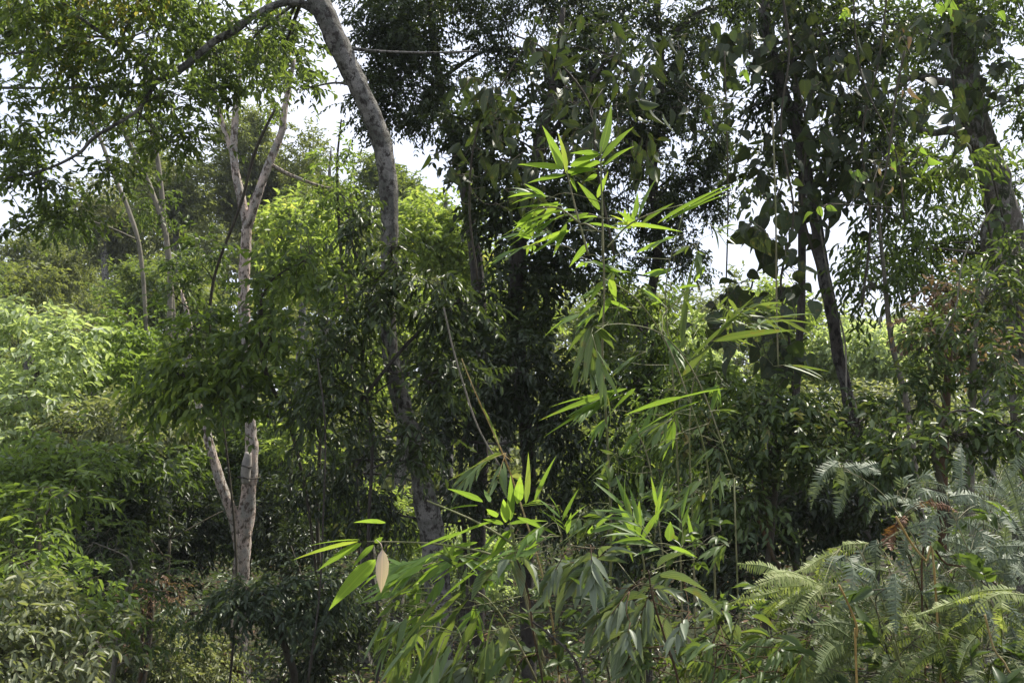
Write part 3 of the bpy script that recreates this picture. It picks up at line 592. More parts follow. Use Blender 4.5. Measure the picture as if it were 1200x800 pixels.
plant('understorey_tree', 'shaded leafy tree behind the lower bamboo, right of centre', 'tree',
   [(720, 440, 50, 50, 10.8), (780, 400, 50, 44, 10.8), (740, 360, 40, 40, 10.8), (790, 480, 55, 50, 10.8), (720, 560, 60, 50, 10.8), (800, 570, 60, 50, 10.8), (760, 640, 70, 40, 10.6)], 'understorey',
   [[(760, 780, 10.8, 9), (758, 640, 10.8, 9), (760, 500, 10.8, 7), (765, 400, 10.8, 4)]],
   'dark_bark', od=1.2, **dict(ku, twigs=False, L=.11, W=.045))
sapling('bright leafed sapling tip beside the grey trunk in full sun', [[(420, 600, 14, 3), (410, 400, 14, 3), (400, 300, 14, 4), (395, 200, 14, 3), (400, 140, 14, 2)]], [(398, 180, 24, 40, 14), (405, 240, 36, 34, 14)], 'shrub_fresh', bark='dark_bark', od=.7)

# ------------------------------------------------------------------ right side trees
kr = dict(L=.078, W=.032, od=1.0, per=8, droop=.6, clumps=26, T=T_OVAL, twigs=False, limb_r=.3, spread=.24)
plant('slim_tree', 'slim dark trunk leaning left as it rises, wrapped by a climber on the right', 'tree',
   [(960, 60, 60, 50, 9), (1010, 120, 50, 50, 9), (930, -10, 80, 40, 9), (900, 110, 45, 50, 9.2), (1020, 40, 50, 50, 9), (1000, 220, 45, 50, 9), (1050, 180, 40, 50, 9.2)], 'canopy_dark',
   [[(1010, 600, 9, 14), (1003, 530, 9, 14), (993, 460, 9, 14), (981, 410, 9, 14), (974, 360, 9, 14), (963, 310, 9, 13), (956, 260, 9, 13), (946, 200, 9, 12), (932, 150, 9, 13), (912, 90, 9, 13), (900, 40, 9, 12), (893, -10, 9, 11), (890, -60, 9, 8)]],
   'grey_dark_bark', sides=14, rough=.1, **kr)
plant('slim_tree', 'second slimmer trunk rising straight behind the leaning dark one', 'tree',
   [(940, 40, 50, 45, 9.8), (900, 190, 45, 45, 9.8), (970, 150, 36, 60, 9.8)], 'canopy_dark',
   [[(925, 620, 9.8, 9), (932, 480, 9.8, 9), (938, 380, 9.8, 9), (940, 280, 9.8, 9), (939, 180, 9.8, 9), (932, 90, 9.8, 9), (922, 20, 9.8, 8), (915, -50, 9.8, 6)]],
   'dark_bark', **dict(kr, L=.1, W=.045))
plant('big_tree', 'thick trunk slanting down the right edge with mossy bark and a side branch', 'tree',
   [(1080, 30, 60, 50, 11), (1150, 30, 60, 50, 10.6), (1060, 110, 50, 45, 11), (1190, 120, 40, 60, 11), (1100, 210, 50, 50, 11.5), (1080, 290, 50, 50, 11.5), (1190, -10, 60, 50, 11), (1030, 300, 40, 40, 11.5), (1130, 270, 45, 40, 11.6), (1195, 220, 26, 50, 11.6)], 'canopy_mid',
   [[(1205, 620, 11, 36), (1202, 480, 11, 34), (1196, 380, 11, 34), (1188, 300, 11, 33), (1174, 240, 11, 32), (1158, 190, 11, 31), (1142, 140, 11, 31), (1130, 80, 11, 31), (1124, 20, 11, 31), (1122, -50, 11, 28), (1120, -120, 11, 30)],
    [(1150, 172, 10.8, 16), (1132, 164, 10.7, 12), (1115, 153, 10.6, 10), (1095, 156, 10.5, 8), (1075, 150, 10.5, 6), (1050, 130, 10.5, 4), (1030, 128, 10.5, 3)],
    [(1136, 100, 10.8, 12), (1100, 95, 10.6, 9), (1070, 90, 10.6, 7), (1050, 105, 10.5, 5), (1030, 112, 10.5, 3)],
    [(1186, 310, 10.8, 26), (1168, 320, 10.7, 24), (1160, 290, 10.7, 20), (1156, 262, 10.8, 12)]],
   'mossy_bark', sides=16, rough=.07, **kr)
plant('slim_tree', 'thin upright trunk with feathery drooping leaves left of the big right trunk', 'tree',
   [(1060, 250, 60, 45, 8.5), (1020, 330, 45, 40, 8.5), (1090, 330, 50, 34, 8.5), (1040, 190, 40, 40, 8.5), (1120, 200, 34, 36, 8.5)], 'canopy_mid',
   [[(1085, 640, 8.5, 7), (1072, 540, 8.5, 7), (1062, 470, 8.5, 7), (1045, 400, 8.5, 6), (1037, 330, 8.5, 5), (1030, 260, 8.5, 4), (1024, 180, 8.5, 3)]],
   'pale_twig', **dict(kr, L=.1, W=.028, od=.6, droop=.9, twigs=True))

# climber with big leaves hung round the slim dark trunk
def climber(label, stem, spots, n, size, d, wid=.9, mat='climber_leaf', T=T_HEART, up=.3, bark='twig_bark', stw=3, name='climber'):
    rng = newrng(); pts = [P(a, b, d_) for a, b, d_ in stem]
    root = empty(name, pts[0], label, name)
    mb = MB(); rr = [stw * d / 2000 * (1 - .4 * i / len(pts)) for i in range(len(pts))]; tube(mb, pts, rr, 6, 6)
    lm = MB(); bs = []; dr = []
    nodes = catmull(pts, 5)
    for k in range(n):
        a, b, rx, ry = spots[rng.integers(len(spots))]
        q = rng.normal(size=2) * .5; p = P(a + q[0] * rx, b + q[1] * ry, d + rng.normal() * .25)
        nn = nodes[np.argmin(np.linalg.norm(nodes - p, axis=1) + np.maximum(0, p[2] - nodes[:, 2]) * .3)]
        dl = np.linalg.norm(nn - p); m_ = (nn + p) / 2 + rng.normal(size=3) * dl * .12 + [0, 0, -.08 * dl]
        if dl > .05: tube(mb, [nn, m_, p], [.0035, .003, .002], 4, 4)
        nodes = np.vstack([nodes, m_, p])
        bs.append(p); dr.append([rng.normal() * .5, rng.normal() * .5, -.9 + rng.normal() * .4])
    bs = np.array(bs); dr = np.array(dr); N = len(bs); q = .4 + rng.random(N) * .9
    nn = rng.normal(size=(N, 3)) * .8 + [0, -.5, up]
    put_leaves(lm, T, bs, dr, nn, size * q, size * q * wid, curl=.5 + rng.random(N) * 2)
    mb.build('stem', bark, root); lm.build('foliage', mat, root); return root
climber('broad leaved climber hanging like a dark curtain beside the sky opening', [(930, 470, 7.4), (925, 400, 7.4), (915, 330, 7.4), (930, 250, 7.4), (915, 150, 7.4), (925, 60, 7.4), (915, -20, 7.4)],
   [(865, 340, 28, 26), (900, 400, 34, 46), (930, 330, 22, 60), (850, 385, 34, 30), (900, 290, 20, 26), (925, 420, 20, 40), (880, 270, 24, 14), (900, 240, 30, 30)], 200, .15, 7.4, wid=.8)
climber('dense dark climber clothing both slim trunks near the top', [(960, 320, 8.6), (940, 240, 8.6), (945, 150, 8.6), (925, 60, 8.6), (915, -30, 8.6)],
   [(950, 130, 40, 60), (900, 180, 50, 40), (980, 190, 34, 50), (930, 50, 60, 50), (1000, 80, 40, 50), (960, 240, 40, 30), (860, 60, 36, 40)], 270, .17, 8.6, wid=.7)
climber('large leaved dark climber draped over the lacy tree above the bamboo', [(720, 300, 7), (700, 200, 7), (690, 120, 7), (640, 60, 7), (600, 40, 7)],
   [(640, 60, 50, 30), (700, 100, 50, 34), (760, 90, 34, 34), (580, 120, 34, 30), (680, 170, 44, 34), (600, 190, 40, 40), (760, 180, 30, 30), (690, 40, 60, 24)], 170, .18, 7, wid=.42, T=T_BROAD)
climber('climber with broad olive leaves on the upper part of the big right trunk', [(1170, 330, 10), (1150, 220, 10), (1120, 120, 10), (1115, 20, 10), (1110, -30, 10)],
   [(1120, 60, 40, 50), (1145, 110, 26, 30), (1060, 60, 44, 40), (1110, 20, 60, 26), (1170, 60, 26, 50)], 120, .14, 10)
climber('grey curled dead leaves caught on a twig under the slim trunks', [(1060, 60, 6.5), (1050, 110, 6.5), (1040, 190, 6.5), (1030, 230, 6.5)],
   [(1058, 45, 10, 12), (1062, 100, 16, 10), (1042, 215, 18, 8), (1030, 195, 10, 8)], 9, .11, 6.5, mat='dry_leaf', wid=.34, T=T_BROAD, name='twig')
climber('yellow green leafed vine hanging before the top of the right trees', [(1060, 260, 6.8), (1050, 180, 6.8), (1010, 90, 6.8), (1000, 0, 6.8), (1000, -30, 6.8)],
   [(985, 12, 10, 8), (1110, 10, 8, 10), (1000, 132, 14, 12), (870, 78, 12, 10), (1055, 180, 24, 10), (1010, 200, 12, 8), (1085, 190, 18, 10), (960, 240, 16, 14), (1150, 20, 40, 40)], 34, .1, 6.8, mat='bamboo_leaf', wid=.55, T=T_BROAD, name='vine', stw=2)
climber('big leaved dark creeper spreading from the curved trunk to the lacy tree top', [(560, 330, 7.6), (550, 240, 7.6), (560, 150, 7.6), (600, 80, 7.6), (640, 10, 7.6)],
   [(540, 200, 34, 34), (590, 150, 44, 34), (560, 100, 34, 20), (620, 240, 34, 40), (660, 120, 40, 34), (720, 150, 40, 34), (780, 60, 44, 40), (640, 30, 50, 20), (820, 130, 34, 34)], 190, .16, 7.6, wid=.45, T=T_BROAD)
climber('big leaved dark creeper matting the space between the slim trunks and the big trunk', [(1010, 360, 8), (1020, 260, 8), (1010, 160, 8), (1030, 70, 8), (1040, -10, 8)],
   [(1020, 100, 40, 50), (1060, 40, 40, 30), (1000, 200, 34, 40), (1080, 120, 34, 34), (970, 100, 34, 50), (1040, 200, 34, 34), (1120, 150, 26, 50)], 150, .16, 8, wid=.6)
climber('leafy creeper clinging up the lower part of the big right trunk', [(1196, 420, 10.2), (1190, 330, 10.2), (1176, 260, 10.2), (1160, 190, 10.2), (1150, 120, 10.2)],
   [(1185, 330, 20, 50), (1170, 250, 20, 34), (1150, 180, 16, 34), (1140, 110, 16, 30)], 120, .11, 10.2, mat='understorey')
# hanging vines (bare)
def vine(label, pts, wpx, bark='twig_bark', name='vine', parts=None):
    q = [P(a, b, d) for a, b, d in pts]; mb = MB()
    rr = [wpx * p[2] / 2000 for p in pts]; tube(mb, q, rr, 6, 7)
    off = q[0].copy(); o = mb.build(name, bark); o['label'] = label; o['category'] = name; return o
vine('thin straight vine hanging through the white sky opening', [(849, 60, 7.8), (852, 160, 7.8), (853, 250, 7.8), (851, 330, 7.8)], 1.8)
vine('thin knotted vine hanging left of the slim dark trunk', [(905, 120, 7), (909, 250, 7), (910, 350, 7), (912, 430, 7)], 2.0, 'cane')
vine('pale thin liana dropping slantwise across the dark centre', [(520, 360, 7), (530, 405, 7), (543, 450, 7), (560, 500, 7), (585, 545, 7)], 2.4, 'pale_twig')
vine('long dark rope vine hanging left of the grey trunk', [(372, 420, 7.5), (381, 500, 7.5), (379, 600, 7.5), (374, 700, 7.5), (360, 800, 7.5)], 2.4, 'dark_bark')
vine('slender bare vine swaying down right of the big fern', [(1165, 240, 6.5), (1130, 300, 6.5), (1120, 360, 6.5), (1100, 400, 6.5)], 1.6, 'pale_twig')
vine('thin pale vine slanting from the slim trunk down to the shrubs', [(958, 250, 8.6), (972, 330, 8.6), (990, 400, 8.6), (993, 470, 8.2), (1010, 530, 8)], 2, 'pale_twig')

# ------------------------------------------------------------------ right side shrubs
ks = dict(L=.08, W=.034, per=7, droop=.55, clumps=26, T=T_OVAL, twigs=True, spread=.26)
S_('leafy bush of dark glossy leaves below the slim trunk, middle right', 'bush',
   [(900, 480, 70, 34, 7.2), (840, 520, 55, 44, 7.2), (940, 530, 60, 40, 7), (1000, 500, 50, 36, 7.2), (880, 590, 60, 40, 7)], 'shrub_right', od=1.5, **ks)
S_('bush of light green rounded leaves right of centre under the climber', 'bush',
   [(850, 450, 50, 30, 8.4), (780, 500, 50, 44, 8.4), (910, 475, 46, 20, 8.4), (815, 440, 40, 20, 8.6)], 'shrub_fresh', od=1.1, **ks)
S_('dark thicket of small leaves behind the ferns, lower right', 'bush',
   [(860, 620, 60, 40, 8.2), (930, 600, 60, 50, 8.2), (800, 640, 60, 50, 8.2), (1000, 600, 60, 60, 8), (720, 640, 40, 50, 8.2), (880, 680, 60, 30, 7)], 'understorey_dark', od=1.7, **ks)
S_('tangled twiggy bush with brown and olive leaves at the right edge', 'bush',
   [(1110, 400, 50, 50, 6.8), (1160, 350, 45, 40, 6.8), (1170, 430, 45, 50, 6.6), (1080, 460, 50, 30, 6.8), (1190, 300, 30, 30, 7)], 'shrub_right', od=1.0, bark='pale_twig', **dict(ks, L=.08, W=.03))
S_('dry brown thorny tangle inside the right edge bush', 'bush',
   [(1090, 390, 34, 40, 7.4), (1110, 340, 28, 24, 7.4), (1140, 410, 40, 34, 7.4)], 'dry_leaf', od=.55, bark='rust_stem', **dict(ks, L=.06, W=.022))
S_('bright green leafed bush between the tangle and the ferns', 'bush',
   [(1060, 520, 50, 30, 6), (1120, 510, 55, 30, 6), (1180, 500, 40, 40, 6), (1010, 545, 40, 24, 6.2)], 'shrub_right', od=1.3, **ks)
S_('small olive bush right of the white sky opening on the slope', 'bush',
   [(1000, 475, 50, 22, 12), (1060, 465, 50, 26, 12), (960, 475, 40, 20, 12)], 'shrub_pale', od=1.4, **dict(ks, twigs=False))
sapling('straight bare pole standing among the shrubs below the slim trunk', [[(918, 690, 7, 5), (905, 650, 7, 5), (885, 600, 7, 4), (872, 570, 7, 3)], [(905, 650, 7, 3), (898, 600, 7, 2), (893, 560, 7, 1.5)]], bark='rust_stem')

# ------------------------------------------------------------------ foreground: bamboo, broad leaves, ferns
VIEW = -FW
def hero(lm, b, t, wpx, d, rng, dz=0.0, face=None, T=T_BAMB, curl=1.0):
    """one big leaf from pixel b to pixel t, roughly wpx wide, dz metres deeper at the tip"""
    pb = P(b[0], b[1], d); pt = P(t[0], t[1], d + dz); v = pt - pb; L = np.linalg.norm(v)
    n = (np.array([.1, .5, .85]) if face is None else np.array(face)) + rng.normal(size=3) * .18
    put_leaves(lm, T, pb[None], v[None], n[None], np.array([L]), np.array([wpx * d / 1000 * (1.12 if T is T_BAMB else 1.1)]), curl=np.array([curl]))
def spray(lm, bm, p, dirv, n, L, W, rng, droop=.5, T=T_BAMB, fan=.6, stem_r=.0016, up=.8):
    """a twig at p along dirv with n long leaves fanning from its end"""
    dirv = nrm(np.array(dirv, float)); tl = L * (.28 * n ** .7)
    side = nrm(np.cross(dirv, np.array([0, 0, 1.0]) + rng.normal(size=3) * .25))
    pts = [p + dirv * tl * t - np.array([0, 0, droop * .35 * tl * t * t]) for t in np.linspace(0, 1, 4)]
    tube(bm, pts, [stem_r, stem_r * .9, stem_r * .7, stem_r * .4], 4, 3)
    B = []; D = []
    for i in range(n):
        t = .25 + .75 * (i + 1) / n; q = p + dirv * tl * t - np.array([0, 0, droop * .35 * tl * t * t])
        sg = (1 if i % 2 else -1) * (fan * (1.15 - .5 * t)) if i < n - 1 else 0
        B.append(q); D.append(dirv + side * sg + np.array([0, 0, -droop * (.5 + rng.random() * .7)]) + rng.normal(size=3) * .14)
    q = .7 + rng.random(n) * .5
    nn = rng.normal(size=(n, 3)) * .35 + [0, -.15, up]
    put_leaves(lm, T, np.array(B), np.array(D), nn, L * q, W * q ** .5, curl=.3 + rng.random(n) * 1.5)
def sprays(lm, bm, region, n, L, W, rng, main=None, **kw):
    """region: list of (px,py,rx,ry,d); twigs leave along main (pixel direction) with scatter"""
    for k in range(n):
        a, b, rx, ry, d = region[rng.integers(len(region))]
        u = rng.normal(size=2) * .5; p = P(a + u[0] * rx, b + u[1] * ry, d + rng.normal() * .18)
        mdir = main if main is not None else (rng.normal(), -.2)
        dv = mdir[0] * RT - mdir[1] * np.array([0, 0, 1.0]) + rng.normal(size=3) * [.45, .5, .3]
        if CN[0] is not None:
            if k == 0: CN[0] = CN[0].copy()
            nn = CN[0]; j = nn[np.argmin(np.linalg.norm(nn - p, axis=1) + 1.0 * np.maximum(0, nn[:, 2] - p[2]))]; dl = np.linalg.norm(p - j)
            if dl < .5: tube(bm, [j, (j + p) / 2 + [0, 0, .06 * dl] + rng.normal(size=3) * .08 * dl, p], [.0018, .0014, .001], 4, 4)
            CN[0] = np.vstack([CN[0], p])
        spray(lm, bm, p, dv, int(rng.integers(4, 9)), L * (.75 + rng.random() * .4), W, rng, **kw)
CN = [None]
def culm(mb, pts, wpx, node=9):
    q = [P(a, b, d) for a, b, d in pts]; rr = [wpx * p[2] / 2000 * (1 - .55 * i / len(pts)) for i, p in enumerate(pts)]
    tube(mb, q, rr, 8, 6)
    c = catmull([np.append(a, r) for a, r in zip(q, rr)], 8); CN[0] = c[:, :3]
    for k in range(4, len(c) - 1, node):
        a, b = c[k][:3], c[k + 1][:3]; t = nrm(b - a) * .006; r = c[k][3]
        tube(mb, [a - t, a, a + t], [r * 1.02, r * 1.3, r * 1.02], 8, 1)
def bamboo(label, culm_pts, wpx, build, mat, to_g=True, name='bamboo', cat='bamboo', bark='cane'):
    rng = newrng(); p0 = P(*culm_pts[0]); root = empty(name, [p0[0], p0[1], gz(p0)], label, cat)
    cm = MB(); culm(cm, culm_pts, wpx)
    if to_g: g = p0.copy(); g[2] = gz(p0) - .05; r = wpx * culm_pts[0][2] / 2000; tube(cm, [g, (g + p0) / 2 + [.01, .02, 0], p0], [r * 1.1, r * 1.05, r], 8, 4)
    cm.build('culm', bark, root)
    lm = MB(); bm = MB(); build(lm, bm, rng)
    lm.build('foliage', mat, root)
    if bm.v: bm.build('branch', bark, root)
    return root
# B1: upper bamboo tip against the dark trees
def b1(lm, bm, rng):
    d = 3.6
    for b, t, w, z in [((659, 200), (640, 147), 13, .05), ((664, 204), (658, 155), 9, .08), ((660, 198), (606, 188), 12, -.05), ((663, 205), (617, 211), 9, 0), ((668, 206), (706, 186), 8, .06), ((668, 195), (704, 178), 10, 0), ((664, 202), (700, 196), 8, 0), ((668, 208), (678, 226), 7, .0),
                       ((704, 180), (720, 124), 12, .05), ((705, 186), (738, 147), 10, .1), ((706, 195), (740, 168), 8, .1), ((702, 180), (668, 177), 9, 0), ((704, 190), (670, 196), 9, 0), ((703, 246), (679, 212), 9, .03), ((700, 205), (684, 212), 6, 0),
                       ((748, 256), (764, 208), 9, .1), ((744, 254), (748, 226), 6, 0), ((752, 262), (786, 236), 6, .1), ((745, 262), (724, 246), 6, 0)]:
        hero(lm, b, t, w, d, rng, z)
    for b, t, w in [((664, 245), (582, 270), 5), ((660, 240), (600, 240), 5), ((666, 250), (590, 284), 5), ((668, 270), (622, 284), 6), ((666, 272), (620, 296), 6), ((690, 285), (668, 310), 7), ((664, 262), (648, 300), 6), ((690, 250), (660, 260), 7), ((640, 232), (616, 214), 6),
                    ((770, 262), (850, 212), 5), ((780, 260), (850, 222), 4), ((790, 255), (868, 208), 4), ((690, 262), (740, 268), 7), ((720, 262), (800, 266), 7), ((700, 232), (712, 200), 6), ((654, 236), (632, 262), 8), ((676, 246), (650, 246), 8), ((640, 244), (600, 262), 7)]:
        hero(lm, b, t, w, d + .15, rng, rng.normal() * .1)
    for st in [[(706, 300), (706, 250), (704, 200), (705, 172)], [(690, 300), (676, 250), (664, 200)], [(712, 290), (735, 265), (764, 250), (800, 240)], [(680, 262), (655, 244), (632, 244)], [(700, 270), (684, 262), (668, 270)]]:
        tube(bm, [P(a, b, d) for a, b in st], [.005, .004, .003, .002][:len(st)], 5, 5)
    sprays(lm, bm, [(650, 250, 34, 18, 3.8), (720, 270, 40, 20, 3.8), (690, 300, 36, 24, 3.9), (760, 290, 40, 34, 4), (640, 290, 20, 20, 3.9)], 12, .115, .022, rng, main=(-.6, .0), droop=.2)
bamboo('bamboo reaching highest, its lit yellow green tip against the dark trees', [(712, 760, 3.9), (716, 640, 3.85), (712, 520, 3.8), (706, 420, 3.7), (708, 340, 3.65), (706, 252, 3.6), (704, 205, 3.6)], 3.2, b1, 'bamboo_leaf')
# B2: leaning bamboo with dull drooping sprays in the middle
def b2(lm, bm, rng):
    for b, t, w in [((706, 330), (690, 352), 8), ((715, 326), (722, 352), 8), ((698, 338), (672, 350), 6), ((700, 318), (740, 316), 6), ((692, 345), (662, 350), 5), ((700, 350), (674, 372), 7), ((712, 352), (740, 362), 6), ((716, 348), (700, 376), 7), ((730, 350), (712, 384), 6)]:
        hero(lm, b, t, w, 3.7, rng, rng.normal() * .08)
    sprays(lm, bm, [(700, 330, 30, 14, 3.8), (690, 360, 26, 14, 3.8), (790, 360, 40, 30, 4.2), (830, 330, 40, 24, 4.2), (800, 300, 30, 30, 4.2)], 10, .115, .022, rng, main=(-.6, .2), droop=.3)
    sprays(lm, bm, [(700, 470, 40, 12, 3.7), (740, 480, 40, 14, 3.8), (780, 470, 50, 14, 3.8), (840, 440, 50, 20, 4)], 8, .13, .021, rng, main=(-.8, .35), droop=.3)
    for b, t, w in [((735, 455), (630, 486), 8), ((722, 460), (642, 470), 7), ((730, 462), (632, 505), 7), ((718, 468), (665, 486), 8), ((728, 452), (700, 480), 8), ((722, 455), (686, 490), 8), ((745, 455), (712, 482), 10), ((800, 465), (730, 482), 7), ((850, 455), (735, 475), 6), ((820, 470), (740, 500), 5)]:
        hero(lm, b, t, w, 3.6, rng, rng.normal() * .08)
bamboo('arching bamboo with dull leaves drooping to the left, right of centre', [(840, 760, 4), (836, 640, 4), (828, 540, 3.95), (808, 470, 3.9), (780, 400, 3.9), (745, 350, 3.8), (705, 325, 3.75)], 2.6, b2, 'bamboo_leaf')
def b3(lm, bm, rng):
    for b, t, w in [((690, 385), (676, 432), 9), ((694, 390), (682, 452), 8), ((700, 388), (692, 458), 9), ((688, 384), (662, 412), 6), ((700, 385), (720, 405), 9), ((698, 392), (706, 430), 7), ((690, 400), (668, 440), 7), ((694, 420), (672, 455), 6), ((696, 418), (716, 438), 5), ((696, 382), (724, 396), 6)]:
        hero(lm, b, t, w, 3.6, rng, rng.normal() * .08, curl=1.6)
    sprays(lm, bm, [(690, 395, 14, 14, 3.65)], 4, .14, .02, rng, main=(0, 1), droop=.8)
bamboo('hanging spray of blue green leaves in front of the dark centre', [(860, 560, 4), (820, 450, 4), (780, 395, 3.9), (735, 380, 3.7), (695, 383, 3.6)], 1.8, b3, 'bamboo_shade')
# B4: lower bamboo with the bright fan left of centre
def b4(lm, bm, rng):
    for b, t, w, z in [((422, 632), (358, 634), 8, -.05), ((420, 634), (343, 650), 6, 0), ((424, 636), (371, 664), 11, 0), ((438, 638), (412, 662), 8, 0), ((440, 655), (386, 708), 18, .1), ((442, 672), (418, 690), 7, 0), ((452, 612), (417, 608), 7, .1), ((440, 636), (448, 628), 9, 0)]:
        hero(lm, b, t, w, 2.7, rng, z)
    for b, t, w in [((566, 588), (524, 568), 9), ((573, 588), (569, 570), 8), ((592, 612), (592, 578), 10), ((598, 610), (600, 552), 8), ((606, 590), (612, 552), 10), ((590, 614), (566, 606), 8), ((582, 606), (570, 592), 9), ((594, 614), (640, 606), 7), ((606, 606), (656, 624), 8), ((580, 610), (510, 632), 6), ((600, 620), (574, 648), 10), ((598, 622), (572, 660), 9), ((590, 625), (548, 650), 8), ((596, 640), (545, 668), 9), ((616, 590), (622, 530), 7), ((626, 588), (650, 530), 5), ((560, 592), (516, 594), 5),
                    ((550, 622), (480, 640), 8), ((560, 635), (490, 652), 8), ((545, 645), (495, 662), 9), ((540, 660), (480, 664), 6), ((555, 655), (500, 680), 8), ((560, 668), (505, 706), 7)]:
        hero(lm, b, t, w, 2.9, rng, rng.normal() * .08)
    for st in [[(640, 800), (620, 720), (606, 660), (597, 612)], [(606, 660), (560, 645), (500, 636), (430, 634)], [(606, 640), (560, 612), (500, 586)]]:
        tube(bm, [P(a, b, 2.9) for a, b in st], [.005, .004, .003, .0018][:len(st)], 5, 5)
    sprays(lm, bm, [(530, 650, 60, 24, 3), (600, 640, 50, 24, 3.1), (570, 690, 60, 24, 3.1), (490, 660, 40, 20, 3.1), (640, 620, 34, 24, 3.2)], 34, .115, .019, rng, main=(-.8, .25), droop=.3)
bamboo('bright lower bamboo fanning its lit leaves to the left below the grey trunk', [(660, 830, 3), (640, 780, 3), (622, 720, 3), (608, 660, 3), (598, 612, 2.95)], 4, b4, 'bamboo_leaf', to_g=True)
def b5(lm, bm, rng):
    sprays(lm, bm, [(500, 700, 50, 20, 3), (540, 740, 50, 30, 2.9), (480, 760, 40, 30, 2.9), (600, 740, 44, 34, 3)], 26, .13, .021, rng, main=(-.45, .8), droop=.6)
    for b, t, w in [((545, 690), (462, 768), 8), ((550, 700), (480, 782), 9), ((535, 712), (500, 800), 9), ((490, 680), (440, 712), 6), ((520, 700), (456, 765), 7), ((560, 720), (520, 800), 10), ((580, 716), (560, 790), 8)]:
        hero(lm, b, t, w, 2.8, rng, rng.normal() * .08)
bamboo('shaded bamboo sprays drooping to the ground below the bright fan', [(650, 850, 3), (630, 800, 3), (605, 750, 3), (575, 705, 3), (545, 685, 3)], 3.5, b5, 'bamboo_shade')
def b6(lm, bm, rng):
    for b, t, w in [((745, 628), (725, 588), 8), ((748, 630), (748, 585), 8), ((752, 632), (776, 590), 7), ((742, 632), (718, 618), 6), ((784, 634), (786, 610), 10), ((784, 640), (818, 650), 12)]:
        hero(lm, b, t, w, 3, rng, 0)
    sprays(lm, bm, [(750, 640, 40, 12, 3.1), (800, 650, 30, 16, 3.1), (690, 640, 30, 16, 3.1)], 9, .14, .018, rng, main=(0, -.6), droop=.3)
bamboo('small bamboo shoot with upright pointed leaves right of the bright fan', [(755, 780, 3), (752, 700, 3), (755, 665, 3), (748, 632, 3)], 3, b6, 'bamboo_leaf')
bamboo('long bare bamboo cane arching over the bright fan', [(655, 790, 3.4), (640, 690, 3.4), (600, 560, 3.4), (575, 500, 3.4), (555, 455, 3.4), (541, 420, 3.4)], 2.6,
       lambda lm, bm, rng: (hero(lm, (560, 470), (590, 520), 5, 3.4, rng), hero(lm, (590, 530), (552, 545), 6, 3.4, rng), sprays(lm, bm, [(590, 530, 16, 10, 3.4)], 3, .13, .016, rng, main=(-.5, .5))), 'bamboo_shade', name='bamboo_cane', bark='straw')
def b8(lm, bm, rng):
    sprays(lm, bm, [(870, 400, 30, 30, 4.6), (820, 400, 30, 30, 4.6), (860, 370, 26, 20, 4.5)], 10, .17, .02, rng, main=(.6, -.2), droop=.4)
    for b, t, w in [((810, 420), (880, 350), 7), ((835, 400), (930, 380), 12), ((800, 440), (835, 400), 8), ((840, 395), (880, 345), 6), ((790, 420), (770, 350), 6), ((800, 410), (806, 300), 9)]:
        hero(lm, b, t, w, 4.4, rng, 0)
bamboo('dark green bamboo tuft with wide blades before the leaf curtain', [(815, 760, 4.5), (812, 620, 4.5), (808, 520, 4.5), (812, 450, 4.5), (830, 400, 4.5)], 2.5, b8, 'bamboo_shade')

def b9(lm, bm, rng):
    sprays(lm, bm, [(700, 540, 50, 30, 3.7), (760, 560, 50, 30, 3.8), (830, 560, 40, 34, 3.9), (720, 500, 40, 16, 3.8), (800, 500, 44, 20, 4), (860, 620, 40, 24, 3.8), (680, 600, 40, 20, 3.6)], 24, .10, .019, rng, main=(-.6, .4), droop=.5)
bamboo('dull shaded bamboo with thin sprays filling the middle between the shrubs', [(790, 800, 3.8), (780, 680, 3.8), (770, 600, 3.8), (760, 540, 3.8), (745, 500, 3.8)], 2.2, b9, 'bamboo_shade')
def b10(lm, bm, rng):
    sprays(lm, bm, [(770, 300, 34, 30, 4.4), (820, 270, 30, 24, 4.4), (740, 420, 34, 24, 4.2), (790, 400, 40, 30, 4.3), (840, 340, 30, 30, 4.4)], 10, .115, .022, rng, main=(-.3, .3), droop=.5)
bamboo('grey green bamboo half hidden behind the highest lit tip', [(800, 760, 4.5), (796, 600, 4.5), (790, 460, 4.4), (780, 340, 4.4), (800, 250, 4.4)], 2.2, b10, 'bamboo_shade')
# hanging dead leaf and its neighbours
mb = MB(); rng = newrng()
put_leaves(mb, T_BROAD, P(448, 643, 2.6)[None], np.array([[0, .0, -1.0]]), np.array([[.25, -1, .1]]), np.array([.135]), np.array([.040]), curl=np.array([.9]))
tube(mb, [P(441, 632, 2.62), P(447, 638, 2.6), P(448, 648, 2.6)], [.0012, .0012, .001], 5, 3)
o = mb.build('dead_leaf', 'dead_pale'); o['label'] = 'single tan dead leaf hanging point down from the bright bamboo'; o['category'] = 'leaf'

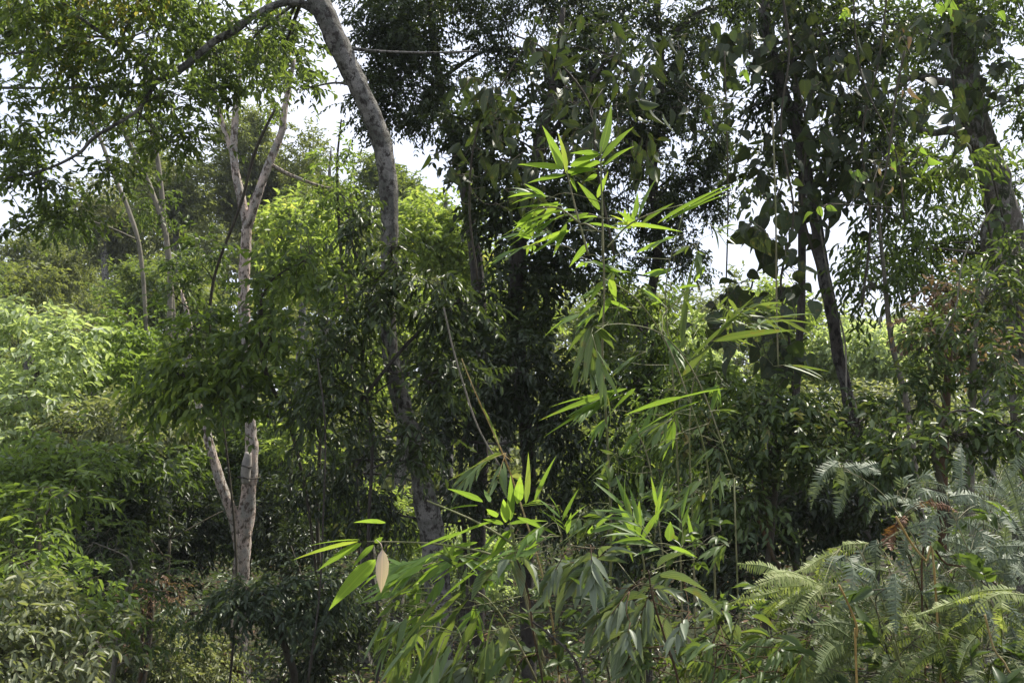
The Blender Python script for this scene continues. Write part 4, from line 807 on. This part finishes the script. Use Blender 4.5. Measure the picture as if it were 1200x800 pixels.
# broad pale leaves centre bottom
def sapl(label, stem, wpx, leaves, regions, n, mat, L=.15, W=.045, main=(-.5, .5), d=2.8, bark='rust_stem', droop=.5, name='broadleaf_sapling', T=T_BROAD):
    def f(lm, bm, rng):
        for b, t, w in leaves: hero(lm, b, t, w, d, rng, rng.normal() * .05, T=T, curl=1.4)
        sprays(lm, bm, regions, n, L, W, rng, main=main, droop=droop, T=T, fan=.8, stem_r=.002)
    return bamboo(label, stem, wpx, f, mat, name=name, cat='sapling', bark=bark)
sapl('sapling whose three pale grey leaves hang spread at the lower centre', [(640, 860, 2.8), (636, 800, 2.8), (625, 740, 2.8), (618, 690, 2.8), (606, 656, 2.8)], 3,
     [((600, 656), (616, 696), 16), ((608, 654), (640, 686), 12), ((596, 655), (582, 672), 12), ((604, 654), (632, 664), 10), ((580, 668), (546, 698), 18)], [(612, 780, 30, 20, 2.9), (590, 740, 30, 20, 2.9)], 4, 'broad_blue', L=.12, W=.034)
sapl('sapling with long drooping blue grey leaves right of the spread pale leaves', [(740, 860, 2.9), (735, 790, 2.9), (720, 730, 2.9), (700, 680, 2.9), (690, 650, 2.9)], 4,
     [((678, 665), (675, 710), 14), ((690, 660), (637, 722), 16), ((674, 662), (648, 690), 14), ((700, 650), (678, 662), 14), ((720, 690), (674, 716), 10), ((722, 695), (674, 752), 14), ((700, 655), (664, 656), 11), ((740, 712), (672, 722), 9), ((712, 740), (674, 772), 9), ((700, 672), (652, 672), 10)],
     [(700, 660, 40, 16, 3), (730, 690, 40, 18, 3), (700, 640, 30, 14, 3)], 14, 'broad_blue', L=.10, W=.024, main=(-.6, .4))
sapl('sapling with narrow arching leaves and toothed blades lower right of centre', [(800, 880, 2.7), (795, 800, 2.7), (780, 750, 2.7), (765, 700, 2.7), (760, 668, 2.7)], 3.5,
     [((762, 722), (762, 758), 15), ((768, 720), (790, 752), 15), ((728, 752), (718, 795), 16), ((790, 675), (738, 690), 9), ((800, 690), (850, 712), 9), ((745, 715), (690, 735), 9), ((750, 735), (686, 752), 8), ((760, 700), (700, 702), 8), ((770, 676), (830, 678), 9), ((770, 665), (800, 640), 9)],
     [(760, 690, 50, 24, 2.9), (800, 720, 44, 24, 2.9), (740, 740, 40, 24, 2.9), (800, 670, 30, 14, 3)], 26, 'broad_blue', L=.09, W=.019, main=(-.3, .4))
sapl('bushy sapling of grey green narrow leaves along the bottom edge', [(880, 900, 2.8), (878, 840, 2.8), (870, 800, 2.8), (860, 770, 2.8), (855, 750, 2.8)], 3,
     [((880, 722), (912, 730), 8), ((842, 720), (836, 738), 10), ((846, 716), (860, 734), 8), ((860, 722), (815, 735), 7)],
     [(830, 760, 50, 22, 2.8), (890, 770, 50, 22, 2.8), (780, 780, 40, 20, 2.8), (930, 760, 40, 20, 2.8), (860, 790, 70, 14, 2.7)], 44, 'bamboo_shade', L=.09, W=.015, main=(-.5, .2))
sapl('bright green sprig with a few broad leaves at the bottom edge', [(640, 900, 2.4), (636, 850, 2.4), (630, 815, 2.4), (628, 800, 2.4)], 3,
     [((628, 800), (600, 796), 10), ((630, 800), (650, 790), 10)], [(620, 800, 20, 6, 2.4)], 2, 'bamboo_leaf', L=.1, W=.03)
sapl('dark leaning twig with a few hanging leaves below the blue grey sapling', [(700, 880, 2.7), (690, 820, 2.7), (672, 770, 2.7), (640, 740, 2.7), (624, 728, 2.7)], 4,
     [((640, 740), (630, 762), 8), ((592, 735), (588, 760), 12)], [(660, 780, 30, 20, 2.8), (560, 760, 20, 20, 2.9)], 6, 'broad_blue', L=.12, W=.03, bark='dark_bark')

# ferns
def pinna(lm, bm, pts, hw, rng, mat=None, nlob=None, face=None, sag=.25):
    """comb-like frond along world points, half width hw metres"""
    c = catmull(pts, 8); seg = np.linalg.norm(np.diff(c, axis=0), axis=1); s = np.concatenate([[0], np.cumsum(seg)]); Lt = s[-1]
    n = nlob or int(Lt / (.0072 + rng.random() * .0022)); u = (np.arange(n) + .5) / n
    p = np.stack([np.interp(u * Lt, s, c[:, k]) for k in range(3)], 1)
    t = nrm(np.gradient(p, axis=0)); fc = nrm(np.array([0, -.6, .8] if face is None else face, float) + rng.normal(size=3) * .12)
    sd = nrm(np.cross(t, fc)); nn = np.cross(sd, t)
    prof = np.minimum(1, (u / .12 + .35)) * np.clip((1 - u) / .32, .08, 1) ** .75
    tube(bm, [c[i] for i in range(0, len(c), 4)] + [c[-1]], list(np.linspace(.0016, .0006, len(range(0, len(c), 4)) + 1)), 4, 2)
    for sg in (-1, 1):
        ln = hw * prof * (.8 + rng.random(n) * .3) * np.where(rng.random(n) < .06, .3, 1)
        d = sd * sg + t * (.15 + .3 * rng.random()) - nn * sag * (.4 + 1.6 * rng.random()) + rng.normal(size=(n, 3)) * .13
        put_leaves(lm, T_LOBE, p, d, nn + rng.normal(size=(n, 3)) * .1, ln, np.full(n, .0058), curl=.5 + rng.random(n) * 2)
def px3(l, d, rng, dj=.05):
    return [P(a, b, d + rng.normal() * dj) for a, b in l]
def fern(label, stipe, fronds, mat, d=2.6, hw=13, bark='cane', wst=1.9, rand=None):
    rng = newrng(); p0 = P(stipe[0][0], stipe[0][1], d); g = p0.copy(); g[2] = gz(p0) - .03
    root = empty('fern', g, label, 'fern'); bm = MB()
    q = [g, (g + p0) / 2 + [.03, .02, 0]] + [P(a, b, d) for a, b in stipe]
    r = wst * d / 2000; tube(bm, q, list(np.linspace(r * 1.2, r * .5, len(q))), 6, 5)
    F = []
    for f in fronds:
        w_ = f[1] if len(f) > 1 else hw; F.append((px3(f[0], d, rng), w_ * d / 1000))
        e = P(*stipe[-1], d); 
        j = min([P(a, b, d) for a, b in stipe], key=lambda v: np.linalg.norm(v - F[-1][0][0]))
        if np.linalg.norm(j - F[-1][0][0]) > .02: tube(bm, [j, (j + F[-1][0][0]) / 2 + [0, 0, .01], F[-1][0][0]], [r * .6, r * .5, r * .4], 5, 4)
    if rand:
        for (a, b, rx, ry, n, ln, ang) in rand:
            for k in range(n):
                x0 = a + rng.normal() * rx * .5; y0 = b + rng.normal() * ry * .5; an = ang + rng.normal() * .55; l_ = ln * (.7 + rng.random() * .6)
                dz = rng.normal() * .12; dd = d + rng.normal() * .15
                pp = [P(x0, y0, dd), P(x0 + math.cos(an) * l_ * .5, y0 - math.sin(an) * l_ * .5 - 3, dd + dz * .5), P(x0 + math.cos(an) * l_, y0 - math.sin(an) * l_ + 10, dd + dz)]
                F.append((pp, hw * dd / 1000 * (.65 + rng.random() * .4)))
                j = min([P(a_, b_, d) for a_, b_ in stipe], key=lambda v: np.linalg.norm(v - pp[0]))
                tube(bm, [j, (j + pp[0]) / 2 + [0, 0, .015], pp[0]], [r * .5, r * .4, r * .3], 4, 3)
    bm.build('stipe', bark, root)
    for pts, w_ in F:
        lm = MB(); rm = MB(); pinna(lm, lm, pts, w_, rng, face=(rng.normal() * .3, -.8, .6)); lm.build('frond', mat, root)
    return root
fern('grey green fern with four hanging combs, highest of the ferns on the left', [(1100, 720), (1075, 640), (1040, 585), (1010, 560), (985, 550)],
     [([(982, 540), (965, 555), (955, 580), (950, 600)], 11), ([(988, 548), (990, 570), (980, 606)], 15), ([(990, 548), (1010, 545), (1032, 556)], 11), ([(985, 548), (975, 540), (984, 534)], 10), ([(1000, 556), (1012, 566), (1022, 584)], 11), ([(1005, 550), (1022, 544), (1030, 542)], 12)], 'fern_grey', 2.9)
fern('grey green fern with a long upright comb in the thick of the ferns', [(1150, 760), (1120, 690), (1075, 620), (1060, 590), (1052, 575)],
     [([(1052, 582), (1030, 590), (1018, 614)], 12), ([(1052, 580), (1070, 596), (1076, 620)], 12), ([(1066, 572), (1085, 556), (1100, 570)], 14), ([(1056, 572), (1060, 560), (1090, 585)], 12), ([(1090, 565), (1110, 570), (1120, 582)], 11), ([(1060, 590), (1075, 586), (1090, 600)], 12)], 'fern_grey', 2.8)
fern('grey green fern hanging one broad flat comb straight down', [(1080, 800), (1060, 720), (1040, 660), (1030, 640)],
     [([(1027, 632), (1026, 660), (1028, 705)], 16), ([(1062, 622), (1060, 650), (1066, 680)], 11), ([(1034, 636), (1012, 646), (1000, 672)], 14), ([(1062, 620), (1090, 612), (1116, 622)], 11), ([(1060, 640), (1080, 656), (1086, 690)], 12)], 'fern_grey', 2.7, rand=[(1060, 680, 30, 20, 4, 60, -1.2)])
fern('grey fern at the right edge with three upright combs', [(1200, 800), (1160, 720), (1140, 680), (1135, 660)],
     [([(1122, 668), (1124, 650), (1132, 618)], 14), ([(1130, 664), (1112, 650), (1100, 660)], 12), ([(1178, 680), (1176, 650), (1180, 614)], 12), ([(1140, 662), (1160, 655), (1190, 665)], 12), ([(1190, 672), (1200, 650), (1220, 650)], 12), ([(1100, 690), (1085, 700), (1080, 720)], 13)], 'fern_grey', 2.8, rand=[(1150, 650, 40, 30, 8, 60, 0), (1130, 690, 50, 20, 8, 60, -1)])
fern('bright yellow green fern arching low to the left over the dark thicket', [(1060, 800), (1040, 720), (1010, 650), (1000, 640), (985, 642)],
     [([(1018, 636), (990, 638), (965, 650), (940, 672)], 9), ([(985, 645), (960, 655), (945, 665), (936, 668)], 8), ([(1010, 640), (975, 650), (940, 668), (880, 690), (860, 708)], 7), ([(1015, 660), (980, 675), (940, 692), (905, 715)], 7), ([(960, 680), (920, 690), (880, 700), (850, 708)], 6), ([(965, 650), (960, 668), (957, 690)], 7), ([(975, 672), (945, 676), (915, 688)], 7)], 'fern_bright', 2.6, rand=[(950, 690, 40, 16, 6, 60, 3.4)])
fern('brightest fern with an arched pair of pale combs at lower right', [(1080, 860), (1055, 790), (1048, 745), (1055, 724), (1060, 722)],
     [([(1050, 724), (1038, 735), (1030, 755), (1022, 775)], 10), ([(1055, 722), (1068, 724), (1082, 738), (1094, 750)], 11), ([(1048, 722), (1020, 728), (990, 742), (965, 765)], 6), ([(1062, 722), (1080, 720), (1096, 724)], 6)], 'fern_bright', 2.4)
fern('large pale lit fern reaching in from the right edge', [(1260, 860), (1230, 760), (1210, 710), (1190, 694)],
     [([(1210, 698), (1170, 696), (1140, 715), (1112, 738)], 11), ([(1190, 690), (1150, 692), (1115, 705), (1090, 715)], 9), ([(1172, 700), (1174, 716), (1176, 738)], 13), ([(1230, 700), (1200, 702), (1170, 700)], 10), ([(1185, 692), (1140, 700), (1070, 722)], 5), ([(1215, 715), (1205, 735), (1190, 765)], 11)], 'fern_bright', 2.3)
fern('mid green fern mass hanging below the arched pair', [(1010, 880), (1000, 800), (995, 760), (1000, 740)],
     [([(1000, 760), (975, 775), (955, 800)], 12), ([(1005, 755), (985, 770), (960, 785)], 10)], 'fern_mid', 2.5, rand=[(1000, 745, 50, 26, 12, 52, 3.7), (1060, 780, 60, 20, 12, 60, -1.3), (970, 790, 30, 20, 5, 50, 4)])
fern('mid green fern filling the lower right corner', [(1180, 900), (1165, 830), (1150, 790), (1150, 770)], [([(1150, 770), (1130, 780), (1110, 800)], 12)], 'fern_mid', 2.4,
     rand=[(1140, 740, 50, 26, 14, 52, -1.9), (1180, 780, 40, 20, 12, 60, -1.2), (1100, 760, 40, 20, 8, 60, 4)])
fern('dull green fern bed behind the bright arched ones', [(1080, 860), (1075, 780), (1070, 720), (1070, 690)], [([(1070, 690), (1090, 700), (1110, 720)], 13)], 'fern_mid', 3.1,
     rand=[(1010, 700, 60, 26, 16, 52, 3.6), (1080, 690, 60, 26, 14, 52, -1.3), (1160, 700, 60, 30, 14, 52, -1), (970, 745, 30, 20, 6, 50, 3.6)])
fern('grey green fern bed at the right edge behind the upright combs', [(1190, 800), (1180, 700), (1170, 640), (1160, 600)], [([(1160, 600), (1140, 590), (1120, 600)], 13)], 'fern_grey', 3.3,
     rand=[(1150, 590, 50, 30, 12, 65, 0), (1190, 560, 40, 40, 10, 65, -.6), (1100, 640, 50, 26, 10, 65, -.8), (1180, 640, 30, 20, 8, 60, -1)])
fern('low grey green fern bank behind the yellow stalks', [(1060, 860), (1050, 780), (1040, 720), (1035, 690)], [([(1035, 690), (1050, 700), (1060, 730)], 13)], 'fern_grey', 2.9,
     rand=[(1040, 690, 60, 26, 14, 60, -1.1), (1110, 720, 60, 30, 14, 60, -1.4), (1000, 750, 50, 30, 12, 60, 3.9), (1170, 750, 40, 30, 10, 60, -1.2)])
fern('broad grey green fern with overlapping flat combs midway up the right edge', [(1180, 760), (1150, 680), (1120, 610), (1110, 580)],
     [([(1110, 580), (1085, 575), (1062, 590)], 15), ([(1112, 582), (1140, 580), (1168, 596)], 15), ([(1125, 600), (1120, 625), (1124, 655)], 15), ([(1130, 610), (1150, 625), (1160, 655)], 14), ([(1110, 600), (1090, 612), (1082, 640)], 15), ([(1150, 590), (1175, 600), (1190, 625)], 14)], 'fern_grey', 2.6)
fern('grey green fern with soft flat combs drooping over the bright left ferns', [(1060, 800), (1030, 720), (1000, 665), (990, 650)],
     [([(990, 650), (975, 662), (966, 690)], 13), ([(995, 652), (1000, 672), (996, 700)], 14), ([(1000, 660), (1022, 672), (1034, 700)], 14), ([(1010, 690), (990, 705), (980, 735)], 13), ([(1020, 700), (1030, 725), (1028, 755)], 13)], 'fern_grey', 2.5)
fern('withered rust red fern curled among the grey combs', [(1100, 760), (1075, 680), (1060, 640), (1050, 615)],
     [([(1050, 615), (1040, 625), (1036, 640)], 8), ([(1052, 612), (1046, 628), (1044, 645)], 7), ([(1054, 612), (1060, 604), (1056, 620)], 7), ([(1090, 590), (1110, 592), (1125, 602)], 8), ([(1075, 592), (1090, 586), (1100, 592)], 8)], 'fern_rust', 2.75, bark='rust_stem')
def mixer(lm, bm, rng):
    sprays(lm, bm, [(1010, 700, 40, 30, 2.7), (1080, 640, 50, 30, 2.9), (1150, 620, 50, 30, 2.9), (1120, 700, 50, 40, 2.7), (1060, 760, 60, 30, 2.5), (1170, 780, 40, 30, 2.4), (980, 780, 40, 20, 2.5)], 34, .075, .026, rng, main=(-.1, -.2), droop=.4, T=T_BROAD, fan=.8)
bamboo('leafy green scrambler with small broad leaves threading through the ferns', [(1100, 900, 2.8), (1095, 800, 2.8), (1085, 730, 2.8), (1080, 680, 2.85), (1090, 620, 2.9)], 2.2, mixer, 'understorey', name='scrambler', cat='plant', bark='twig_bark')
def mixer2(lm, bm, rng):
    sprays(lm, bm, [(930, 740, 40, 30, 3), (880, 700, 40, 20, 3.1), (800, 640, 40, 24, 3.2), (690, 700, 40, 30, 3), (560, 700, 40, 40, 3.1), (640, 760, 40, 30, 2.9), (480, 720, 40, 30, 3.2), (740, 600, 40, 24, 3.3)], 44, .07, .024, rng, main=(-.1, -.2), droop=.4, T=T_BROAD, fan=.8)
bamboo('green scrambler with small oval leaves spreading among the lower bamboo', [(720, 900, 3.1), (715, 800, 3.1), (700, 740, 3.1), (700, 690, 3.1), (705, 640, 3.2)], 2.2, mixer2, 'understorey', name='scrambler', cat='plant', bark='twig_bark')
def mixer3(lm, bm, rng):
    sprays(lm, bm, [(600, 740, 50, 24, 3.5), (700, 760, 50, 24, 3.5), (800, 740, 50, 24, 3.6), (870, 720, 40, 20, 3.6), (760, 790, 60, 16, 3.4), (540, 780, 50, 20, 3.4), (660, 700, 40, 20, 3.7)], 60, .065, .022, rng, main=(.1, -.3), droop=.4, T=T_BROAD, fan=.8)
bamboo('low leafy undergrowth plant filling the shade under the broad leaved saplings', [(690, 880, 3.6), (695, 820, 3.6), (700, 780, 3.6), (705, 740, 3.6), (700, 700, 3.6)], 2.2, mixer3, 'understorey', name='scrambler', cat='plant', bark='twig_bark')
fern('mid green fern low in the gap between the saplings and the fern bank', [(880, 900), (880, 830), (880, 780), (885, 750)], [([(885, 750), (865, 740), (840, 750)], 12), ([(885, 752), (905, 745), (930, 760)], 12)], 'fern_mid', 3.1, rand=[(870, 760, 50, 24, 12, 52, 3.4), (910, 770, 40, 20, 10, 52, -.4), (820, 780, 40, 16, 8, 50, 3.6)])
def stalk(label, pts, wpx, bark):
    q = [P(a, b, d) for a, b, d in pts]; g = q[0].copy(); g[2] = gz(q[0]) - .05
    mb = MB(); tube(mb, ([g] if g[2] < q[0][2] - .1 else []) + q, [wpx * pts[0][2] / 2000] * (len(q) + (1 if g[2] < q[0][2] - .1 else 0)), 6, 5)
    o = mb.build('fern_stalk', bark); o['label'] = label; o['category'] = 'stalk'
stalk('bare yellow stalk bending up through the bright ferns, left one', [(1003, 775, 2.3), (1004, 745, 2.3), (1003, 730, 2.3), (993, 705, 2.3), (983, 685, 2.3)], 2.6, 'straw')
stalk('straight orange brown stalk slanting under the rust red fern', [(1095, 670, 2.6), (1085, 657, 2.6), (1068, 636, 2.6), (1050, 605, 2.6)], 2.6, 'straw')
stalk('bare yellow stalk at the bottom right corner', [(1190, 830, 2.3), (1180, 782, 2.3), (1165, 760, 2.3), (1154, 720, 2.3)], 2.4, 'straw')
stalk('upright greenish stalk under the arched pair of combs', [(1062, 810, 2.3), (1056, 780, 2.3), (1047, 750, 2.3)], 2.4, 'cane')
stalk('thin horizontal brown stalk across the grey combs at right', [(1080, 660, 2.7), (1110, 661, 2.7), (1145, 668, 2.7), (1168, 685, 2.7)], 2.4, 'rust_stem')
# drifting dry leaf caught high on the right

# ------------------------------------------------------------------ haze
hm = bpy.data.materials.new('haze'); hm.use_nodes = True; n = hm.node_tree.nodes; n.clear()
v = n.new('ShaderNodeVolumePrincipled'); v.inputs['Color'].default_value = (.85, .9, 1, 1); v.inputs['Density'].default_value = .0005; v.inputs['Anisotropy'].default_value = .0
oo = n.new('ShaderNodeOutputMaterial'); hm.node_tree.links.new(v.outputs[0], oo.inputs['Volume'])
mb = MB(); X0, X1, Y0, Y1, Z0, Z1 = -950, 950, -650, 1550, -8, 36
vv = np.array([(x, y, z) for z in (Z0, Z1) for y in (Y0, Y1) for x in (X0, X1)], float)
mb.add(vv, [np.array([(0, 2, 3, 1), (4, 5, 7, 6), (0, 1, 5, 4), (2, 6, 7, 3), (0, 4, 6, 2), (1, 3, 7, 5)])])
M['haze'] = hm; o = mb.build('haze', 'haze'); o['kind'] = 'stuff'

# ------------------------------------------------------------------ repeats share a group
GR = {'fern': 'ferns on the bank at lower right', 'bamboo': 'slender bamboos in the foreground', 'shrub': 'bushes of the forest edge', 'sapling': 'thin saplings on the left',
      'dark_tree': 'dark canopy trees at top centre', 'understorey_tree': 'understorey trees in the middle', 'slim_tree': 'slim trees on the right', 'climber': 'broad leaved climbers',
      'vine': 'bare hanging vines', 'broadleaf_sapling': 'broad leaved saplings along the bottom', 'scrambler': 'small leaved scramblers in the foreground', 'fern_stalk': 'bare stalks among the ferns'}
for o in C.objects:
    if o.parent is None and 'category' in o.keys() and 'group' not in o.keys():
        k = o.name.split('.')[0]
        if k in GR: o['group'] = GR[k]
